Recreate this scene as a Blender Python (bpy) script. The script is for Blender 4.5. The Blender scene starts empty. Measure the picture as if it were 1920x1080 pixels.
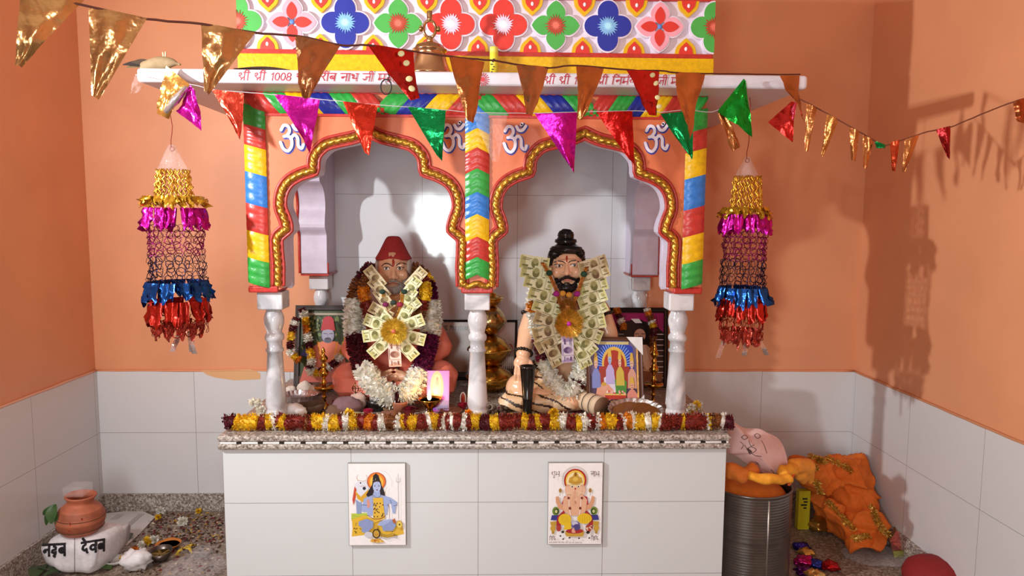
import bpy, bmesh, math, random
from mathutils import Vector, Matrix, noise
from mathutils.bvhtree import BVHTree
R = random.Random(7)
SC = bpy.context.scene
COL = SC.collection
PI = math.pi
# ------------------------------------------------------------------ camera
F = 1330.9
CAM = Vector((0.065, 0.0, 1.57))
_p, _y, _r = 0.0999, 0.0258, 0.0061
_fw = Vector((math.sin(_y)*math.cos(_p), math.cos(_y)*math.cos(_p), -math.sin(_p)))
_rt = Vector((math.cos(_y), -math.sin(_y), 0))
_up = _rt.cross(_fw)
_r2 = math.cos(_r)*_rt + math.sin(_r)*_up
_u2 = -math.sin(_r)*_rt + math.cos(_r)*_up
cd = bpy.data.cameras.new('camera'); cam = bpy.data.objects.new('camera', cd); COL.objects.link(cam)
cd.sensor_width = 36; cd.lens = F/1920*36; cd.clip_start = .02
mm = Matrix((( _r2.x, _u2.x, -_fw.x), (_r2.y, _u2.y, -_fw.y), (_r2.z, _u2.z, -_fw.z)))
cam.matrix_world = Matrix.Translation(CAM) @ mm.to_4x4()
SC.camera = cam
# ------------------------------------------------------------------ light
w = bpy.data.worlds.new('world'); SC.world = w; w.use_nodes = True
w.node_tree.nodes['Background'].inputs[0].default_value = (.9, .97, 1.0, 1)
w.node_tree.nodes['Background'].inputs[1].default_value = .12
def lamp(name, kind, loc, energy, size, col, target=None, sy=None):
    d = bpy.data.lights.new(name, kind); o = bpy.data.objects.new(name, d); COL.objects.link(o)
    o.location = loc; d.energy = energy; d.color = col
    if kind == 'AREA':
        d.size = size
        if sy: d.shape = 'RECTANGLE'; d.size_y = sy
    else: d.shadow_soft_size = size
    if target is not None:
        o.rotation_euler = (Vector(target)-Vector(loc)).to_track_quat('-Z', 'Y').to_euler()
    return o
lamp('wall_lamp_light', 'AREA', (-1.93, 1.44, 2.065), 57, .07, (.93, .98, 1), (1.7, 2.3, 1.85), .07)
lamp('ceiling_lamp_light', 'POINT', (.2, -.2, 2.06), 24, .05, (.9, .98, 1))
lamp('doorway_light', 'AREA', (-.62, -.9, 1.35), 34, .45, (.9, .98, 1), (0, 3, 1.1), .9)
SC.view_settings.view_transform = 'Standard'; SC.view_settings.look = 'None'
SC.view_settings.gamma = 1; SC.view_settings.use_curve_mapping = False
SC.view_settings.exposure = 0.3
# ------------------------------------------------------------------ helpers
def ray(px, py):
    return (_fw + _r2*((px-960)/F) + _u2*((540-py)/F))
def at(px, py, y):            # the point of the place that shows there, on the frontal plane y
    d = ray(px, py); return CAM + d*((y-CAM.y)/d.y)
def atz(px, py, z):
    d = ray(px, py); return CAM + d*((z-CAM.z)/d.z)
def atx(px, py, x):
    d = ray(px, py); return CAM + d*((x-CAM.x)/d.x)
def atpl(px, py, a, b):       # on the upright plane through the plan points a, b
    d = ray(px, py); n = Vector((b[1]-a[1], a[0]-b[0], 0)); p = Vector((a[0], a[1], 0))
    return CAM + d*((p-CAM).dot(n)/d.dot(n))
def K(y): return y*1.02/F     # metres per pixel at depth y
def H(h):
    v = [int(h[i:i+2], 16)/255 for i in (0, 2, 4)]
    return tuple((c/12.92 if c <= .04045 else ((c+.055)/1.055)**2.4) for c in v)
def vary(c, a): f = 1+R.uniform(-a, a); return tuple(min(1, x*f) for x in c)
ORG = {}
class MB:
    def __init__(s): s.V = []; s.F = []; s.C = []; s.S = []
    def add(s, vs, fs, c, sm=False):
        b = len(s.V); s.V.extend([Vector(v) for v in vs])
        for i, f in enumerate(fs):
            s.F.append([b+j for j in f]); s.C.append(c[i] if isinstance(c, list) else c); s.S.append(sm)
        return s
    def box(s, c, d, col, rot=None):
        c = Vector(c); x, y, z = d[0]/2, d[1]/2, d[2]/2
        vs = [Vector((a*x, b*y, e*z)) for a in (-1, 1) for b in (-1, 1) for e in (-1, 1)]
        if rot: vs = [rot @ v for v in vs]
        return s.add([c+v for v in vs], [(0, 1, 3, 2), (4, 6, 7, 5), (0, 4, 5, 1), (2, 3, 7, 6), (0, 2, 6, 4), (1, 5, 7, 3)], col)
    def bevbox(s, lo, hi, col, b=.006):       # box with chamfered edges
        bm = bmesh.new(); bmesh.ops.create_cube(bm, size=1)
        lo = Vector(lo); hi = Vector(hi)
        for v in bm.verts: v.co = Vector(((hi[i]+lo[i])/2+v.co[i]*(hi[i]-lo[i]) for i in range(3)))
        bmesh.ops.bevel(bm, geom=bm.edges[:], offset=b, segments=3, affect='EDGES', profile=.5)
        bm.verts.index_update()
        s.add([v.co.copy() for v in bm.verts], [[v.index for v in f.verts] for f in bm.faces], col); bm.free(); return s
    def tube(s, pts, r, col, n=8, cap=True, tw=0, lob=0, flat=None, cols=None):
        pts = [Vector(p) for p in pts]; m = len(pts)
        rs = r if isinstance(r, (list, tuple)) else [r]*m
        t = [(pts[min(i+1, m-1)]-pts[max(i-1, 0)]).normalized() for i in range(m)]
        a = Vector((0, 1, 0)) if abs(t[0].y) < .9 else Vector((1, 0, 0))
        a = (a-t[0]*a.dot(t[0])).normalized(); vs = []; L = 0
        for i in range(m):
            if i: L += (pts[i]-pts[i-1]).length
            q = a-t[i]*a.dot(t[i]); a = q.normalized() if q.length > 1e-6 else a
            b = t[i].cross(a)
            for k in range(n):
                g = 2*PI*k/n; rr = rs[i]*(1+lob*math.cos(2*g+tw*L)) if lob else rs[i]
                fa = flat if flat else 1
                vs.append(pts[i]+a*(math.cos(g)*rr*fa)+b*(math.sin(g)*rr))
        fs = []; cc = []
        for i in range(m-1):
            for k in range(n):
                fs.append((i*n+k, i*n+(k+1) % n, (i+1)*n+(k+1) % n, (i+1)*n+k)); cc.append(cols[i] if cols else col)
        if cap:
            fs += [tuple(range(n-1, -1, -1)), tuple((m-1)*n+k for k in range(n))]; cc += [cc[0], cc[-1]]
        return s.add(vs, fs, cc, True)
    def lathe(s, c, prof, col, n=28, rot=None, sy=1, a0=0, a1=2*PI):
        c = Vector(c); vs = []; m = len(prof); full = abs(a1-a0-2*PI) < 1e-6; nn = n if full else n+1
        for (r, z) in prof:
            for k in range(nn):
                g = a0+(a1-a0)*k/n; v = Vector((r*math.cos(g), r*math.sin(g)*sy, z)); vs.append(c+(rot @ v if rot else v))
        fs = []; cc = []
        for i in range(m-1):
            ci = col[i] if isinstance(col, list) else col
            for k in range(n):
                k2 = (k+1) % nn
                fs.append((i*nn+k, i*nn+k2, (i+1)*nn+k2, (i+1)*nn+k)); cc.append(ci)
        if full:
            if prof[0][0] > 1e-5: fs.append(tuple(range(nn-1, -1, -1))); cc.append(cc[0])
            if prof[-1][0] > 1e-5: fs.append(tuple((m-1)*nn+k for k in range(nn))); cc.append(cc[-1])
        return s.add(vs, fs, cc, True)
    def ell(s, c, r, col, n=14, m=9, rot=None, e=1.0):
        c = Vector(c); vs = []; r = (r, r, r) if not isinstance(r, (tuple, list)) else r
        for i in range(m+1):
            th = PI*i/m
            for k in range(n):
                g = 2*PI*k/n
                v = Vector((r[0]*math.sin(th)*math.cos(g), r[1]*math.sin(th)*math.sin(g), r[2]*math.cos(th)))
                vs.append(c+(rot @ v if rot else v))
        fs = [(i*n+k, (i+1)*n+k, (i+1)*n+(k+1) % n, i*n+(k+1) % n) for i in range(m) for k in range(n)]
        return s.add(vs, fs, col, True)
    def cap2(s, a, b, ra, rb, col=None, n=14):     # tapered limb with round ends
        a = Vector(a); b = Vector(b); col = col or (1, 1, 1)
        s.tube([a, b], [ra, rb], col, n); s.ell(a, ra, col, n, 8); s.ell(b, rb, col, n, 8); return s
    def grid(s, f, nu, nv, col, sm=True):
        vs = [f(i/nu, j/nv) for j in range(nv+1) for i in range(nu+1)]
        q = nu+1
        fs = [(j*q+i, j*q+i+1, (j+1)*q+i+1, (j+1)*q+i) for j in range(nv) for i in range(nu)]
        if callable(col): col = [col((i+.5)/nu, (j+.5)/nv) for j in range(nv) for i in range(nu)]
        return s.add(vs, fs, col, sm)
    def prism(s, front, d, cf, cs, cb=None, sides=None):   # outline swept along d
        n = len(front); d = Vector(d); vs = [Vector(p) for p in front]+[Vector(p)+d for p in front]
        fs = [tuple(range(n)), tuple(range(2*n-1, n-1, -1))]; cc = [cf, cb or cs]
        for i in range(n):
            j = (i+1) % n; fs.append((i, i+n, j+n, j)); cc.append(sides(i) if sides else cs)
        return s.add(vs, fs, cc)
    def build(s, name, fin, parent=None, org=None, sub=False):
        me = bpy.data.meshes.new(name)
        if parent is not None: o0 = ORG[parent.name]
        elif org is not None: o0 = Vector(org)
        else:
            xs = [v.x for v in s.V]; ys = [v.y for v in s.V]; zs = [v.z for v in s.V]
            o0 = Vector(((min(xs)+max(xs))/2, (min(ys)+max(ys))/2, min(zs)))
        me.from_pydata([v-o0 for v in s.V], [], s.F)
        ca = me.color_attributes.new('Col', 'FLOAT_COLOR', 'CORNER'); buf = []
        for p in me.polygons:
            c = s.C[p.index]; buf.extend((c[0], c[1], c[2], 1.0)*p.loop_total)
        ca.data.foreach_set('color', buf)
        me.polygons.foreach_set('use_smooth', s.S); me.update()
        me.materials.append(M(fin) if isinstance(fin, str) else fin)
        ob = bpy.data.objects.new(name, me); COL.objects.link(ob)
        if parent is not None: ob.parent = parent; ORG[ob.name] = ORG[parent.name]
        else: ob.location = o0; ORG[ob.name] = o0
        return ob
def tag(o, label=None, cat=None, group=None, kind=None):
    if label: o['label'] = label
    if cat: o['category'] = cat
    if group: o['group'] = group
    if kind: o['kind'] = kind
    return o
def thing(name, label, cat, loc, group=None):
    o = bpy.data.objects.new(name, None); COL.objects.link(o); o.empty_display_size = .05
    o.location = loc; ORG[o.name] = Vector(loc); return tag(o, label, cat, group)
def struct(o): o['kind'] = 'structure'; return o
def copy_tree(o, parent=None):
    c = o.copy(); COL.objects.link(c); c.parent = parent; ORG[c.name] = ORG.get(o.name, Vector())
    for ch in o.children: copy_tree(ch, c)
    return c
def cr(pts, n=8):                       # smooth curve through points
    pts = [Vector(p) for p in pts]; q = [2*pts[0]-pts[1]]+pts+[2*pts[-1]-pts[-2]]; out = []
    for i in range(1, len(q)-2):
        for k in range(n):
            t = k/n; a, b, c, d = q[i-1:i+3]
            out.append(.5*((2*b)+(c-a)*t+(2*a-5*b+4*c-d)*t*t+(3*b-a-3*c+d)*t**3))
    return out+[pts[-1]]
def blob(mb, voxel, name, fin, parent, colf, disp=None, smooth=4, org=None):
    """fuse the overlapping pieces of mb into one continuous skin; colf(pos, normal) gives the paint"""
    me = bpy.data.meshes.new('t'); me.from_pydata(mb.V, [], mb.F); o = bpy.data.objects.new('t', me); COL.objects.link(o)
    bm = bmesh.new(); bm.from_mesh(me); bmesh.ops.remove_doubles(bm, verts=bm.verts, dist=1e-5); bmesh.ops.recalc_face_normals(bm, faces=bm.faces); bm.to_mesh(me); bm.free()
    md = o.modifiers.new('r', 'REMESH'); md.mode = 'VOXEL'; md.voxel_size = voxel
    if smooth:
        ms = o.modifiers.new('s', 'SMOOTH'); ms.factor = .5; ms.iterations = smooth
    dg = bpy.context.evaluated_depsgraph_get(); ev = o.evaluated_get(dg).to_mesh()
    out = MB(); nor = [v.normal.copy() for v in ev.vertices]
    vs = [v.co.copy() for v in ev.vertices]
    if disp: vs = [v+nn*disp(v, nn) for v, nn in zip(vs, nor)]
    fs = [list(p.vertices) for p in ev.polygons]
    cc = []
    for f in fs:
        c = sum((vs[i] for i in f), Vector())/len(f); cc.append(colf(c, nor[f[0]]) if callable(colf) else colf)
    out.add(vs, fs, cc, True)
    o.evaluated_get(dg).to_mesh_clear(); bpy.data.objects.remove(o); bpy.data.meshes.remove(me)
    ob = out.build(name, fin, parent, org)
    return ob, BVHTree.FromPolygons(vs, fs)
def onto(bvh, p, off=.0006, d=None):      # drop a point along the view of the front onto a surface
    d = d or Vector((0, 1, 0))
    h = bvh.ray_cast(Vector(p)-d*1.0, d)
    return (h[0]-d*off) if h[0] is not None else Vector(p)
class Draw:                              # flat print: coloured shapes laid over each other on one real sheet
    def __init__(s, o, ux, uz, n, step=.00006): s.mb = MB(); s.o = Vector(o); s.ux = Vector(ux); s.uz = Vector(uz); s.n = Vector(n).normalized(); s.k = 0; s.step = step
    def p(s, u, v): return s.o+s.ux*u+s.uz*v+s.n*(s.k*s.step)
    def poly(s, pts, col):
        s.k += 1; s.mb.add([s.p(u, v) for u, v in pts], [tuple(range(len(pts)))], H(col) if isinstance(col, str) else col); return s
    def rect(s, u0, v0, u1, v1, col): return s.poly([(u0, v0), (u1, v0), (u1, v1), (u0, v1)], col)
    def ell(s, cu, cv, ru, rv, col, n=20, rot=0, a0=0, a1=2*PI):
        c, q = math.cos(rot), math.sin(rot); pts = []
        for i in range(n + (0 if a1-a0 > 6.2 else 1)):
            g = a0+(a1-a0)*i/n; x, y = ru*math.cos(g), rv*math.sin(g); pts.append((cu+x*c-y*q, cv+x*q+y*c))
        return s.poly(pts, col)
    def stroke(s, pts, w, col, smooth=0):
        if smooth: pts = [(p.x, p.y) for p in cr([Vector((a, b, 0)) for a, b in pts], smooth)]
        s.k += 1; col = H(col) if isinstance(col, str) else col
        lu, lv = s.ux.length, s.uz.length; n = len(pts); L = []; Rr = []
        for i in range(n):
            a, c = pts[max(i-1, 0)], pts[min(i+1, n-1)]; m = pts[i]
            d1 = Vector(((m[0]-a[0])*lu, (m[1]-a[1])*lv)); d2 = Vector(((c[0]-m[0])*lu, (c[1]-m[1])*lv))
            d1 = d1.normalized() if d1.length > 1e-9 else d2.normalized(); d2 = d2.normalized() if d2.length > 1e-9 else d1
            t = d1+d2; t = t.normalized() if t.length > .2 else d1
            k = w/2/max(.55, t.dot(d1)); nx, ny = -t.y*k, t.x*k
            L.append(s.p(*m)+s.ux/lu*nx+s.uz/lv*ny); Rr.append(s.p(*m)-s.ux/lu*nx-s.uz/lv*ny)
        s.mb.add(L+Rr, [(i, n+i, n+i+1, i+1) for i in range(n-1)], col)
        for a, b in (pts[0], pts[-1]):
            s.mb.add([s.p(a, b)+s.ux/lu*(w/2*math.cos(g*PI/4))+s.uz/lv*(w/2*math.sin(g*PI/4))+s.n*2e-5 for g in range(8)], [tuple(range(8))], col)
        return s
# ---- brush strokes of the painted letters (headline at 1, foot at 0)
def _e(cx, cy, rx, ry, a0=0, a1=360, n=12): return [(cx+rx*math.cos(math.radians(a0+(a1-a0)*i/n)), cy+ry*math.sin(math.radians(a0+(a1-a0)*i/n))) for i in range(n+1)]
_sh = [[(.02, .78), (.1, .93), (.24, .94), (.3, .8), (.22, .66), (.04, .58), (.2, .44), (.34, .24)], [(.62, 1), (.62, 0)]]
_ii = lambda x: [(x, 0), (x, 1), (x-.03, 1.22), (x-.18, 1.36), (x-.36, 1.22), (x-.38, 1)]
_i = [(.12, 0), (.12, 1), (.17, 1.24), (.38, 1.36), (.62, 1.2), (.68, 1)]
_ra = [[(.38, 1), (.42, .78), (.3, .6), (.1, .56)], [(.18, .57), (.48, .04)]]
_va = [_e(.36, .48, .24, .2), [(.62, 1), (.62, 0)]]
_da = [[(.38, 1), (.38, .8), (.16, .7), (.1, .46), (.28, .32), (.48, .44), (.46, .28), (.58, .06)]]
G = {
 'shri': (1.2, _sh+[[(.62, .42), (.44, .3), (.3, .05)], _ii(.98)]), '1': (.42, [[(.1, .75), (.28, 1), (.24, 0)]]),
 '0': (.6, [_e(.28, .5, .22, .48)]), '8': (.6, [_e(.28, .74, .19, .25), _e(.27, .25, .22, .25)]),
 'ga': (.85, [[(.28, 1), (.28, .4), (.16, .28), (.08, .42), (.2, .5)], [(.7, 1), (.7, 0)]]),
 'ra': (.6, _ra), 'rii': (.85, _ra+[_ii(.72)]), 'ba': (.75, _va+[[(.18, .6), (.52, .36)]]), 'va': (.75, _va),
 'na': (.75, [[(.6, .58), (.24, .58), (.12, .48), (.2, .36), (.32, .46)], [(.62, 1), (.62, 0)]]), 'aa': (.3, [[(.14, 1), (.14, 0)]]),
 'tha': (.8, [[(.22, .92), (.1, .8), (.2, .7), (.32, .8), (.34, .62), (.2, .46), (.28, .34), (.64, .4)], [(.66, 1), (.66, 0)]]),
 'jii': (1.15, [[(.72, .58), (.36, .58), (.4, .34), (.24, .16), (.06, .32)], [(.74, 1), (.74, 0)], _ii(1.02)]),
 'ma': (.8, [[(.14, 1), (.14, .36), (.06, .26), (.18, .18), (.26, .3), (.2, .4), (.62, .4)], [(.64, 1), (.64, 0)]]),
 'rma': (.8, [[(.14, 1), (.14, .36), (.06, .26), (.18, .18), (.26, .3), (.2, .4), (.62, .4)], [(.64, 1), (.64, 0)], [(.64, 1), (.56, 1.2), (.7, 1.32), (.86, 1.2)]]),
 'ha': (.72, [[(.34, 1), (.34, .82), (.54, .74), (.5, .58), (.2, .52), (.14, .36), (.32, .28), (.52, .4), (.46, .16), (.3, .04), (.48, -.08)]]),
 'ja': (.85, [[(.68, .58), (.36, .58), (.4, .34), (.24, .16), (.06, .32)], [(.7, 1), (.7, 0)]]),
 'la': (.85, [[(.72, .6), (.58, .7), (.48, .56), (.46, .3)], [(.47, .56), (.3, .72), (.1, .56), (.22, .28)], [(.72, 1), (.72, 0)]]),
 'ni': (1.15, [[(p[0], p[1]) for p in _i], [(.96, .58), (.6, .58), (.48, .48), (.56, .36), (.68, .46)], [(.98, 1), (.98, 0)]]),
 'shu': (.8, _sh+[[(.6, 0), (.4, -.14), (.5, -.32), (.72, -.22)]]), 'bha': (.85, [[(.1, .95), (.26, .8), (.2, .54), (.08, .44), (.2, .36), (.66, .46)], [(.7, 1), (.7, 0)]]),
 'ri': (.95, [_i]+[[(x+.42, y) for x, y in l] for l in _ra]), 'ddhi': (1.2, [_i]+[[(x+.4, y) for x, y in l] for l in _da]+[_e(1.0, .3, .14, .16)]),
 'si': (1.2, [_i]+[[(x+.4, y) for x, y in l] for l in _ra]+[[(.7, .56), (1.06, .56)], [(1.06, 1), (1.06, 0)]]),
 'de': (.72, _da+[[(.38, 1), (.1, 1.36)]]), 'shi': (1.15, [_i]+[[(x+.45, y) for x, y in l] for l in _sh]),
 'go': (1.1, [[(.28, 1), (.28, .4), (.16, .28), (.08, .42), (.2, .5)], [(.66, 1), (.66, 0)], [(.95, 1), (.95, 0)], [(.95, 1), (.7, 1.36)]]),
 'kha': (1.1, _ra+[[(x+.4, y) for x, y in l] for l in _va]),
 'bi': (.8, _va), ' ': (.45, []), '|': (.3, [[(.1, 1), (.1, 0)]]),
}
OM = [[(.06, .8), (.18, .97), (.36, .94), (.42, .76), (.3, .6), (.18, .56)], [(.3, .58), (.48, .5), (.5, .22), (.34, .02), (.14, .1), (.02, .34)],
      [(.46, .48), (.62, .62), (.76, .5), (.78, .22), (.92, .12), (1.0, .26)], [(.56, .98), (.66, .84), (.82, .84), (.96, 1.0)], [(.77, 1.04), (.8, 1.08)]]
def write(dr, toks, u, v, size, w, col, slant=.12, kx=.8, head=True):
    """letters set one after another along u; size is the headline height"""
    x = u
    run = None
    for t in toks:
        wd, ls = G[t]
        for l in ls:
            dr.stroke([(x+(a*kx+slant*b)*size, v+b*size) for a, b in l], w, col)
        if head and t not in (' ', '1', '0', '8', '|'):
            h0 = {'shri': .48, 'shu': .48, 'shi': .0, 'bha': .5, 'tha': .5}.get(t, -.02)
            dr.stroke([(x+(h0*kx+slant)*size, v+size), (x+(wd*kx*.96+slant)*size, v+size)], w, col)
        x += wd*kx*size
    return x
# ------------------------------------------------------------------ materials
_M = {}
def nd(nt, t, **k):
    n = nt.nodes.new(t)
    for a, b in k.items(): setattr(n, a, b)
    return n
def mix_rgb(nt, a, b, f, blend='MIX'):
    m = nd(nt, 'ShaderNodeMix', data_type='RGBA', blend_type=blend)
    for s, v in ((0, f), (6, a), (7, b)):
        if hasattr(v, 'links') or hasattr(v, 'is_linked'): nt.links.new(v, m.inputs[s])
        else: m.inputs[s].default_value = v if s == 0 else (*v, 1)
    return m.outputs[2]
FIN = {  # roughness, metallic, noise scale, noise amount, bump scale, bump strength
 'matte': (.75, 0, 40, .06, 0, 0), 'satin': (.42, 0, 30, .05, 0, 0), 'gloss': (.14, 0, 20, .04, 0, 0), 'relief': (.32, 0, 60, .14, 90, .25),
 'wall': (.5, 0, 3, .05, 160, .04), 'skin': (.22, 0, 20, .05, 0, 0), 'cloth': (.8, 0, 60, .1, 500, .25), 'petal': (.6, 0, 50, .2, 0, 0),
 'brass': (.2, 1, 25, .2, 60, .06), 'gold': (.28, .85, 80, .25, 120, .2), 'foil': (.22, .8, 14, .2, 22, .45), 'steel': (.3, .9, 12, .2, 90, .08), 'hair': (.35, 0, 90, .2, 160, .5),
 'clay': (.6, 0, 25, .16, 80, .1), 'paper': (.7, 0, 40, .05, 30, .1), 'stone': (.25, 0, 18, .12, 0, 0), 'print': (.22, 0, 60, .03, 0, 0), 'black': (.2, 0, 10, .05, 0, 0), 'tinsel': (.35, .45, 60, .2, 0, 0), 'rose': (.4, 0, 60, .2, 0, 0)}
def M(name):
    if name in _M: return _M[name]
    m = bpy.data.materials.new(name); m.use_nodes = True; nt = m.node_tree; b = nt.nodes['Principled BSDF']; _M[name] = m
    if name in FIN:
        ro, me, ns, na, bs, bst = FIN[name]
        a = nd(nt, 'ShaderNodeVertexColor', layer_name='Col'); tc = nd(nt, 'ShaderNodeTexCoord')
        n = nd(nt, 'ShaderNodeTexNoise'); n.inputs['Scale'].default_value = ns; n.inputs['Detail'].default_value = 4
        nt.links.new(tc.outputs['Object'], n.inputs['Vector'])
        mr = nd(nt, 'ShaderNodeMapRange'); mr.inputs[1].default_value = .3; mr.inputs[2].default_value = .7; mr.inputs[3].default_value = 1-na; mr.inputs[4].default_value = 1+na
        nt.links.new(n.outputs['Fac'], mr.inputs[0])
        x = nd(nt, 'ShaderNodeVectorMath', operation='SCALE'); nt.links.new(a.outputs['Color'], x.inputs[0]); nt.links.new(mr.outputs[0], x.inputs['Scale'])
        nt.links.new(x.outputs[0], b.inputs['Base Color'])
        b.inputs['Roughness'].default_value = ro; b.inputs['Metallic'].default_value = me
        if bst:
            n2 = nd(nt, 'ShaderNodeTexNoise'); n2.inputs['Scale'].default_value = bs; n2.inputs['Detail'].default_value = 3; nt.links.new(tc.outputs['Object'], n2.inputs['Vector'])
            bp = nd(nt, 'ShaderNodeBump'); bp.inputs['Strength'].default_value = bst; bp.inputs['Distance'].default_value = .004 if name != 'foil' else .012
            nt.links.new(n2.outputs['Fac'], bp.inputs['Height']); nt.links.new(bp.outputs[0], b.inputs['Normal'])
        if name in ('foil',): b.inputs['Sheen Weight'].default_value = .0
        if name == 'stone': b.inputs['Coat Weight'].default_value = .3
        if name == 'petal':            # thin petals let light through
            tl = nd(nt, 'ShaderNodeBsdfTranslucent'); nt.links.new(x.outputs[0], tl.inputs[0]); mx = nd(nt, 'ShaderNodeMixShader'); mx.inputs[0].default_value = .25
            nt.links.new(b.outputs[0], mx.inputs[1]); nt.links.new(tl.outputs[0], mx.inputs[2]); nt.links.new(mx.outputs[0], nt.nodes['Material Output'].inputs[0])
    elif name == 'film':      # clear crinkled plastic
        b.inputs['Base Color'].default_value = (.92, .9, .92, 1); b.inputs['Roughness'].default_value = .15
        tc = nd(nt, 'ShaderNodeTexCoord'); n2 = nd(nt, 'ShaderNodeTexNoise'); n2.inputs['Scale'].default_value = 45; nt.links.new(tc.outputs['Object'], n2.inputs['Vector'])
        bp = nd(nt, 'ShaderNodeBump'); bp.inputs['Strength'].default_value = .8; bp.inputs['Distance'].default_value = .01; nt.links.new(n2.outputs['Fac'], bp.inputs['Height']); nt.links.new(bp.outputs[0], b.inputs['Normal'])
        tr = nd(nt, 'ShaderNodeBsdfTransparent'); mx = nd(nt, 'ShaderNodeMixShader'); mx.inputs[0].default_value = .11
        nt.links.new(tr.outputs[0], mx.inputs[1]); nt.links.new(b.outputs[0], mx.inputs[2]); nt.links.new(mx.outputs[0], nt.nodes['Material Output'].inputs[0])
    elif name.startswith('granite'):
        tc = nd(nt, 'ShaderNodeTexCoord'); v = nd(nt, 'ShaderNodeTexVoronoi'); v.inputs['Scale'].default_value = 150 if name == 'granite' else 110
        n = nd(nt, 'ShaderNodeTexNoise'); n.inputs['Scale'].default_value = 70; n.inputs['Detail'].default_value = 6
        nt.links.new(tc.outputs['Object'], v.inputs['Vector']); nt.links.new(tc.outputs['Object'], n.inputs['Vector'])
        r = nd(nt, 'ShaderNodeValToRGB'); e = r.color_ramp.elements
        cs = (('3a332f', 0), ('75695f', .3), ('a0958c', .55), ('d8d0c8', .9)) if name == 'granite' else (('3f332c', 0), ('6e5d50', .35), ('8b7a6b', .6), ('b8aa9c', .95))
        e[0].position = 0; e[0].color = (*H(cs[0][0]), 1); e[1].position = cs[3][1]; e[1].color = (*H(cs[3][0]), 1)
        for c, p in cs[1:3]: q = e.new(p); q.color = (*H(c), 1)
        sx = nd(nt, 'ShaderNodeSeparateColor'); nt.links.new(v.outputs['Color'], sx.inputs[0])
        am = nd(nt, 'ShaderNodeMath', operation='MULTIPLY_ADD'); nt.links.new(sx.outputs[0], am.inputs[0]); am.inputs[1].default_value = .55
        mq = nd(nt, 'ShaderNodeMath', operation='MULTIPLY'); nt.links.new(n.outputs['Fac'], mq.inputs[0]); mq.inputs[1].default_value = .5; nt.links.new(mq.outputs[0], am.inputs[2])
        nt.links.new(am.outputs[0], r.inputs[0]); nt.links.new(r.outputs[0], b.inputs['Base Color'])
        b.inputs['Roughness'].default_value = .3 if name == 'granite' else .42
    elif name == 'flame':
        b.inputs['Base Color'].default_value = (1, .6, .1, 1); b.inputs['Emission Color'].default_value = (1, .72, .25, 1); b.inputs['Emission Strength'].default_value = 14
    elif name == 'marble':
        tc = nd(nt, 'ShaderNodeTexCoord'); n = nd(nt, 'ShaderNodeTexNoise'); n.inputs['Scale'].default_value = 7; n.inputs['Detail'].default_value = 8; n.inputs['Distortion'].default_value = 1.2
        nt.links.new(tc.outputs['Object'], n.inputs['Vector']); r = nd(nt, 'ShaderNodeValToRGB'); r.color_ramp.elements[0].position = .35; r.color_ramp.elements[1].position = .6
        r.color_ramp.elements[0].color = (*H('a9a9ad'), 1); r.color_ramp.elements[1].color = (*H('dedde0'), 1); nt.links.new(n.outputs['Fac'], r.inputs[0]); nt.links.new(r.outputs[0], b.inputs['Base Color']); b.inputs['Roughness'].default_value = .16
    return m
def tile_mat(name, col, w, h, ox, oz, axis, grout='8d8884'):
    m = bpy.data.materials.new(name); m.use_nodes = True; nt = m.node_tree; b = nt.nodes['Principled BSDF']
    g = nd(nt, 'ShaderNodeNewGeometry'); sp = nd(nt, 'ShaderNodeSeparateXYZ'); nt.links.new(g.outputs['Position'], sp.inputs[0])
    cb = nd(nt, 'ShaderNodeCombineXYZ')
    def sh(o, d):
        q = nd(nt, 'ShaderNodeMath', operation='SUBTRACT'); nt.links.new(o, q.inputs[0]); q.inputs[1].default_value = d; return q.outputs[0]
    nt.links.new(sh(sp.outputs[axis], ox), cb.inputs[0]); nt.links.new(sh(sp.outputs[2], oz), cb.inputs[1])
    br = nd(nt, 'ShaderNodeTexBrick', offset=0.0, squash=1.0); nt.links.new(cb.outputs[0], br.inputs['Vector'])
    br.inputs['Scale'].default_value = 1; br.inputs['Brick Width'].default_value = w; br.inputs['Row Height'].default_value = h; br.inputs['Mortar Size'].default_value = .0012; br.inputs['Mortar Smooth'].default_value = .3
    br.inputs['Color1'].default_value = (*H(col), 1); br.inputs['Color2'].default_value = (*H(col), 1); br.inputs['Mortar'].default_value = (*H(grout), 1)
    nt.links.new(br.outputs['Color'], b.inputs['Base Color']); b.inputs['Roughness'].default_value = .1
    n = nd(nt, 'ShaderNodeTexNoise'); n.inputs['Scale'].default_value = 5; nt.links.new(g.outputs['Position'], n.inputs['Vector'])
    bp = nd(nt, 'ShaderNodeBump'); bp.inputs['Strength'].default_value = .12; bp.inputs['Distance'].default_value = .012; nt.links.new(n.outputs['Fac'], bp.inputs['Height']); nt.links.new(bp.outputs[0], b.inputs['Normal'])
    return m
# colours
RED, YEL, GRN, BLU, NAVY, LAV, ORA, WHT, GOLD, MAR = (H(c) for c in ('bb342c', 'e2b20e', '2f9a3e', '2b74c4', '1d2a86', 'd6ccde', 'd8744a', 'f1eef2', 'c39a3c', '6e1a22'))
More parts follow.
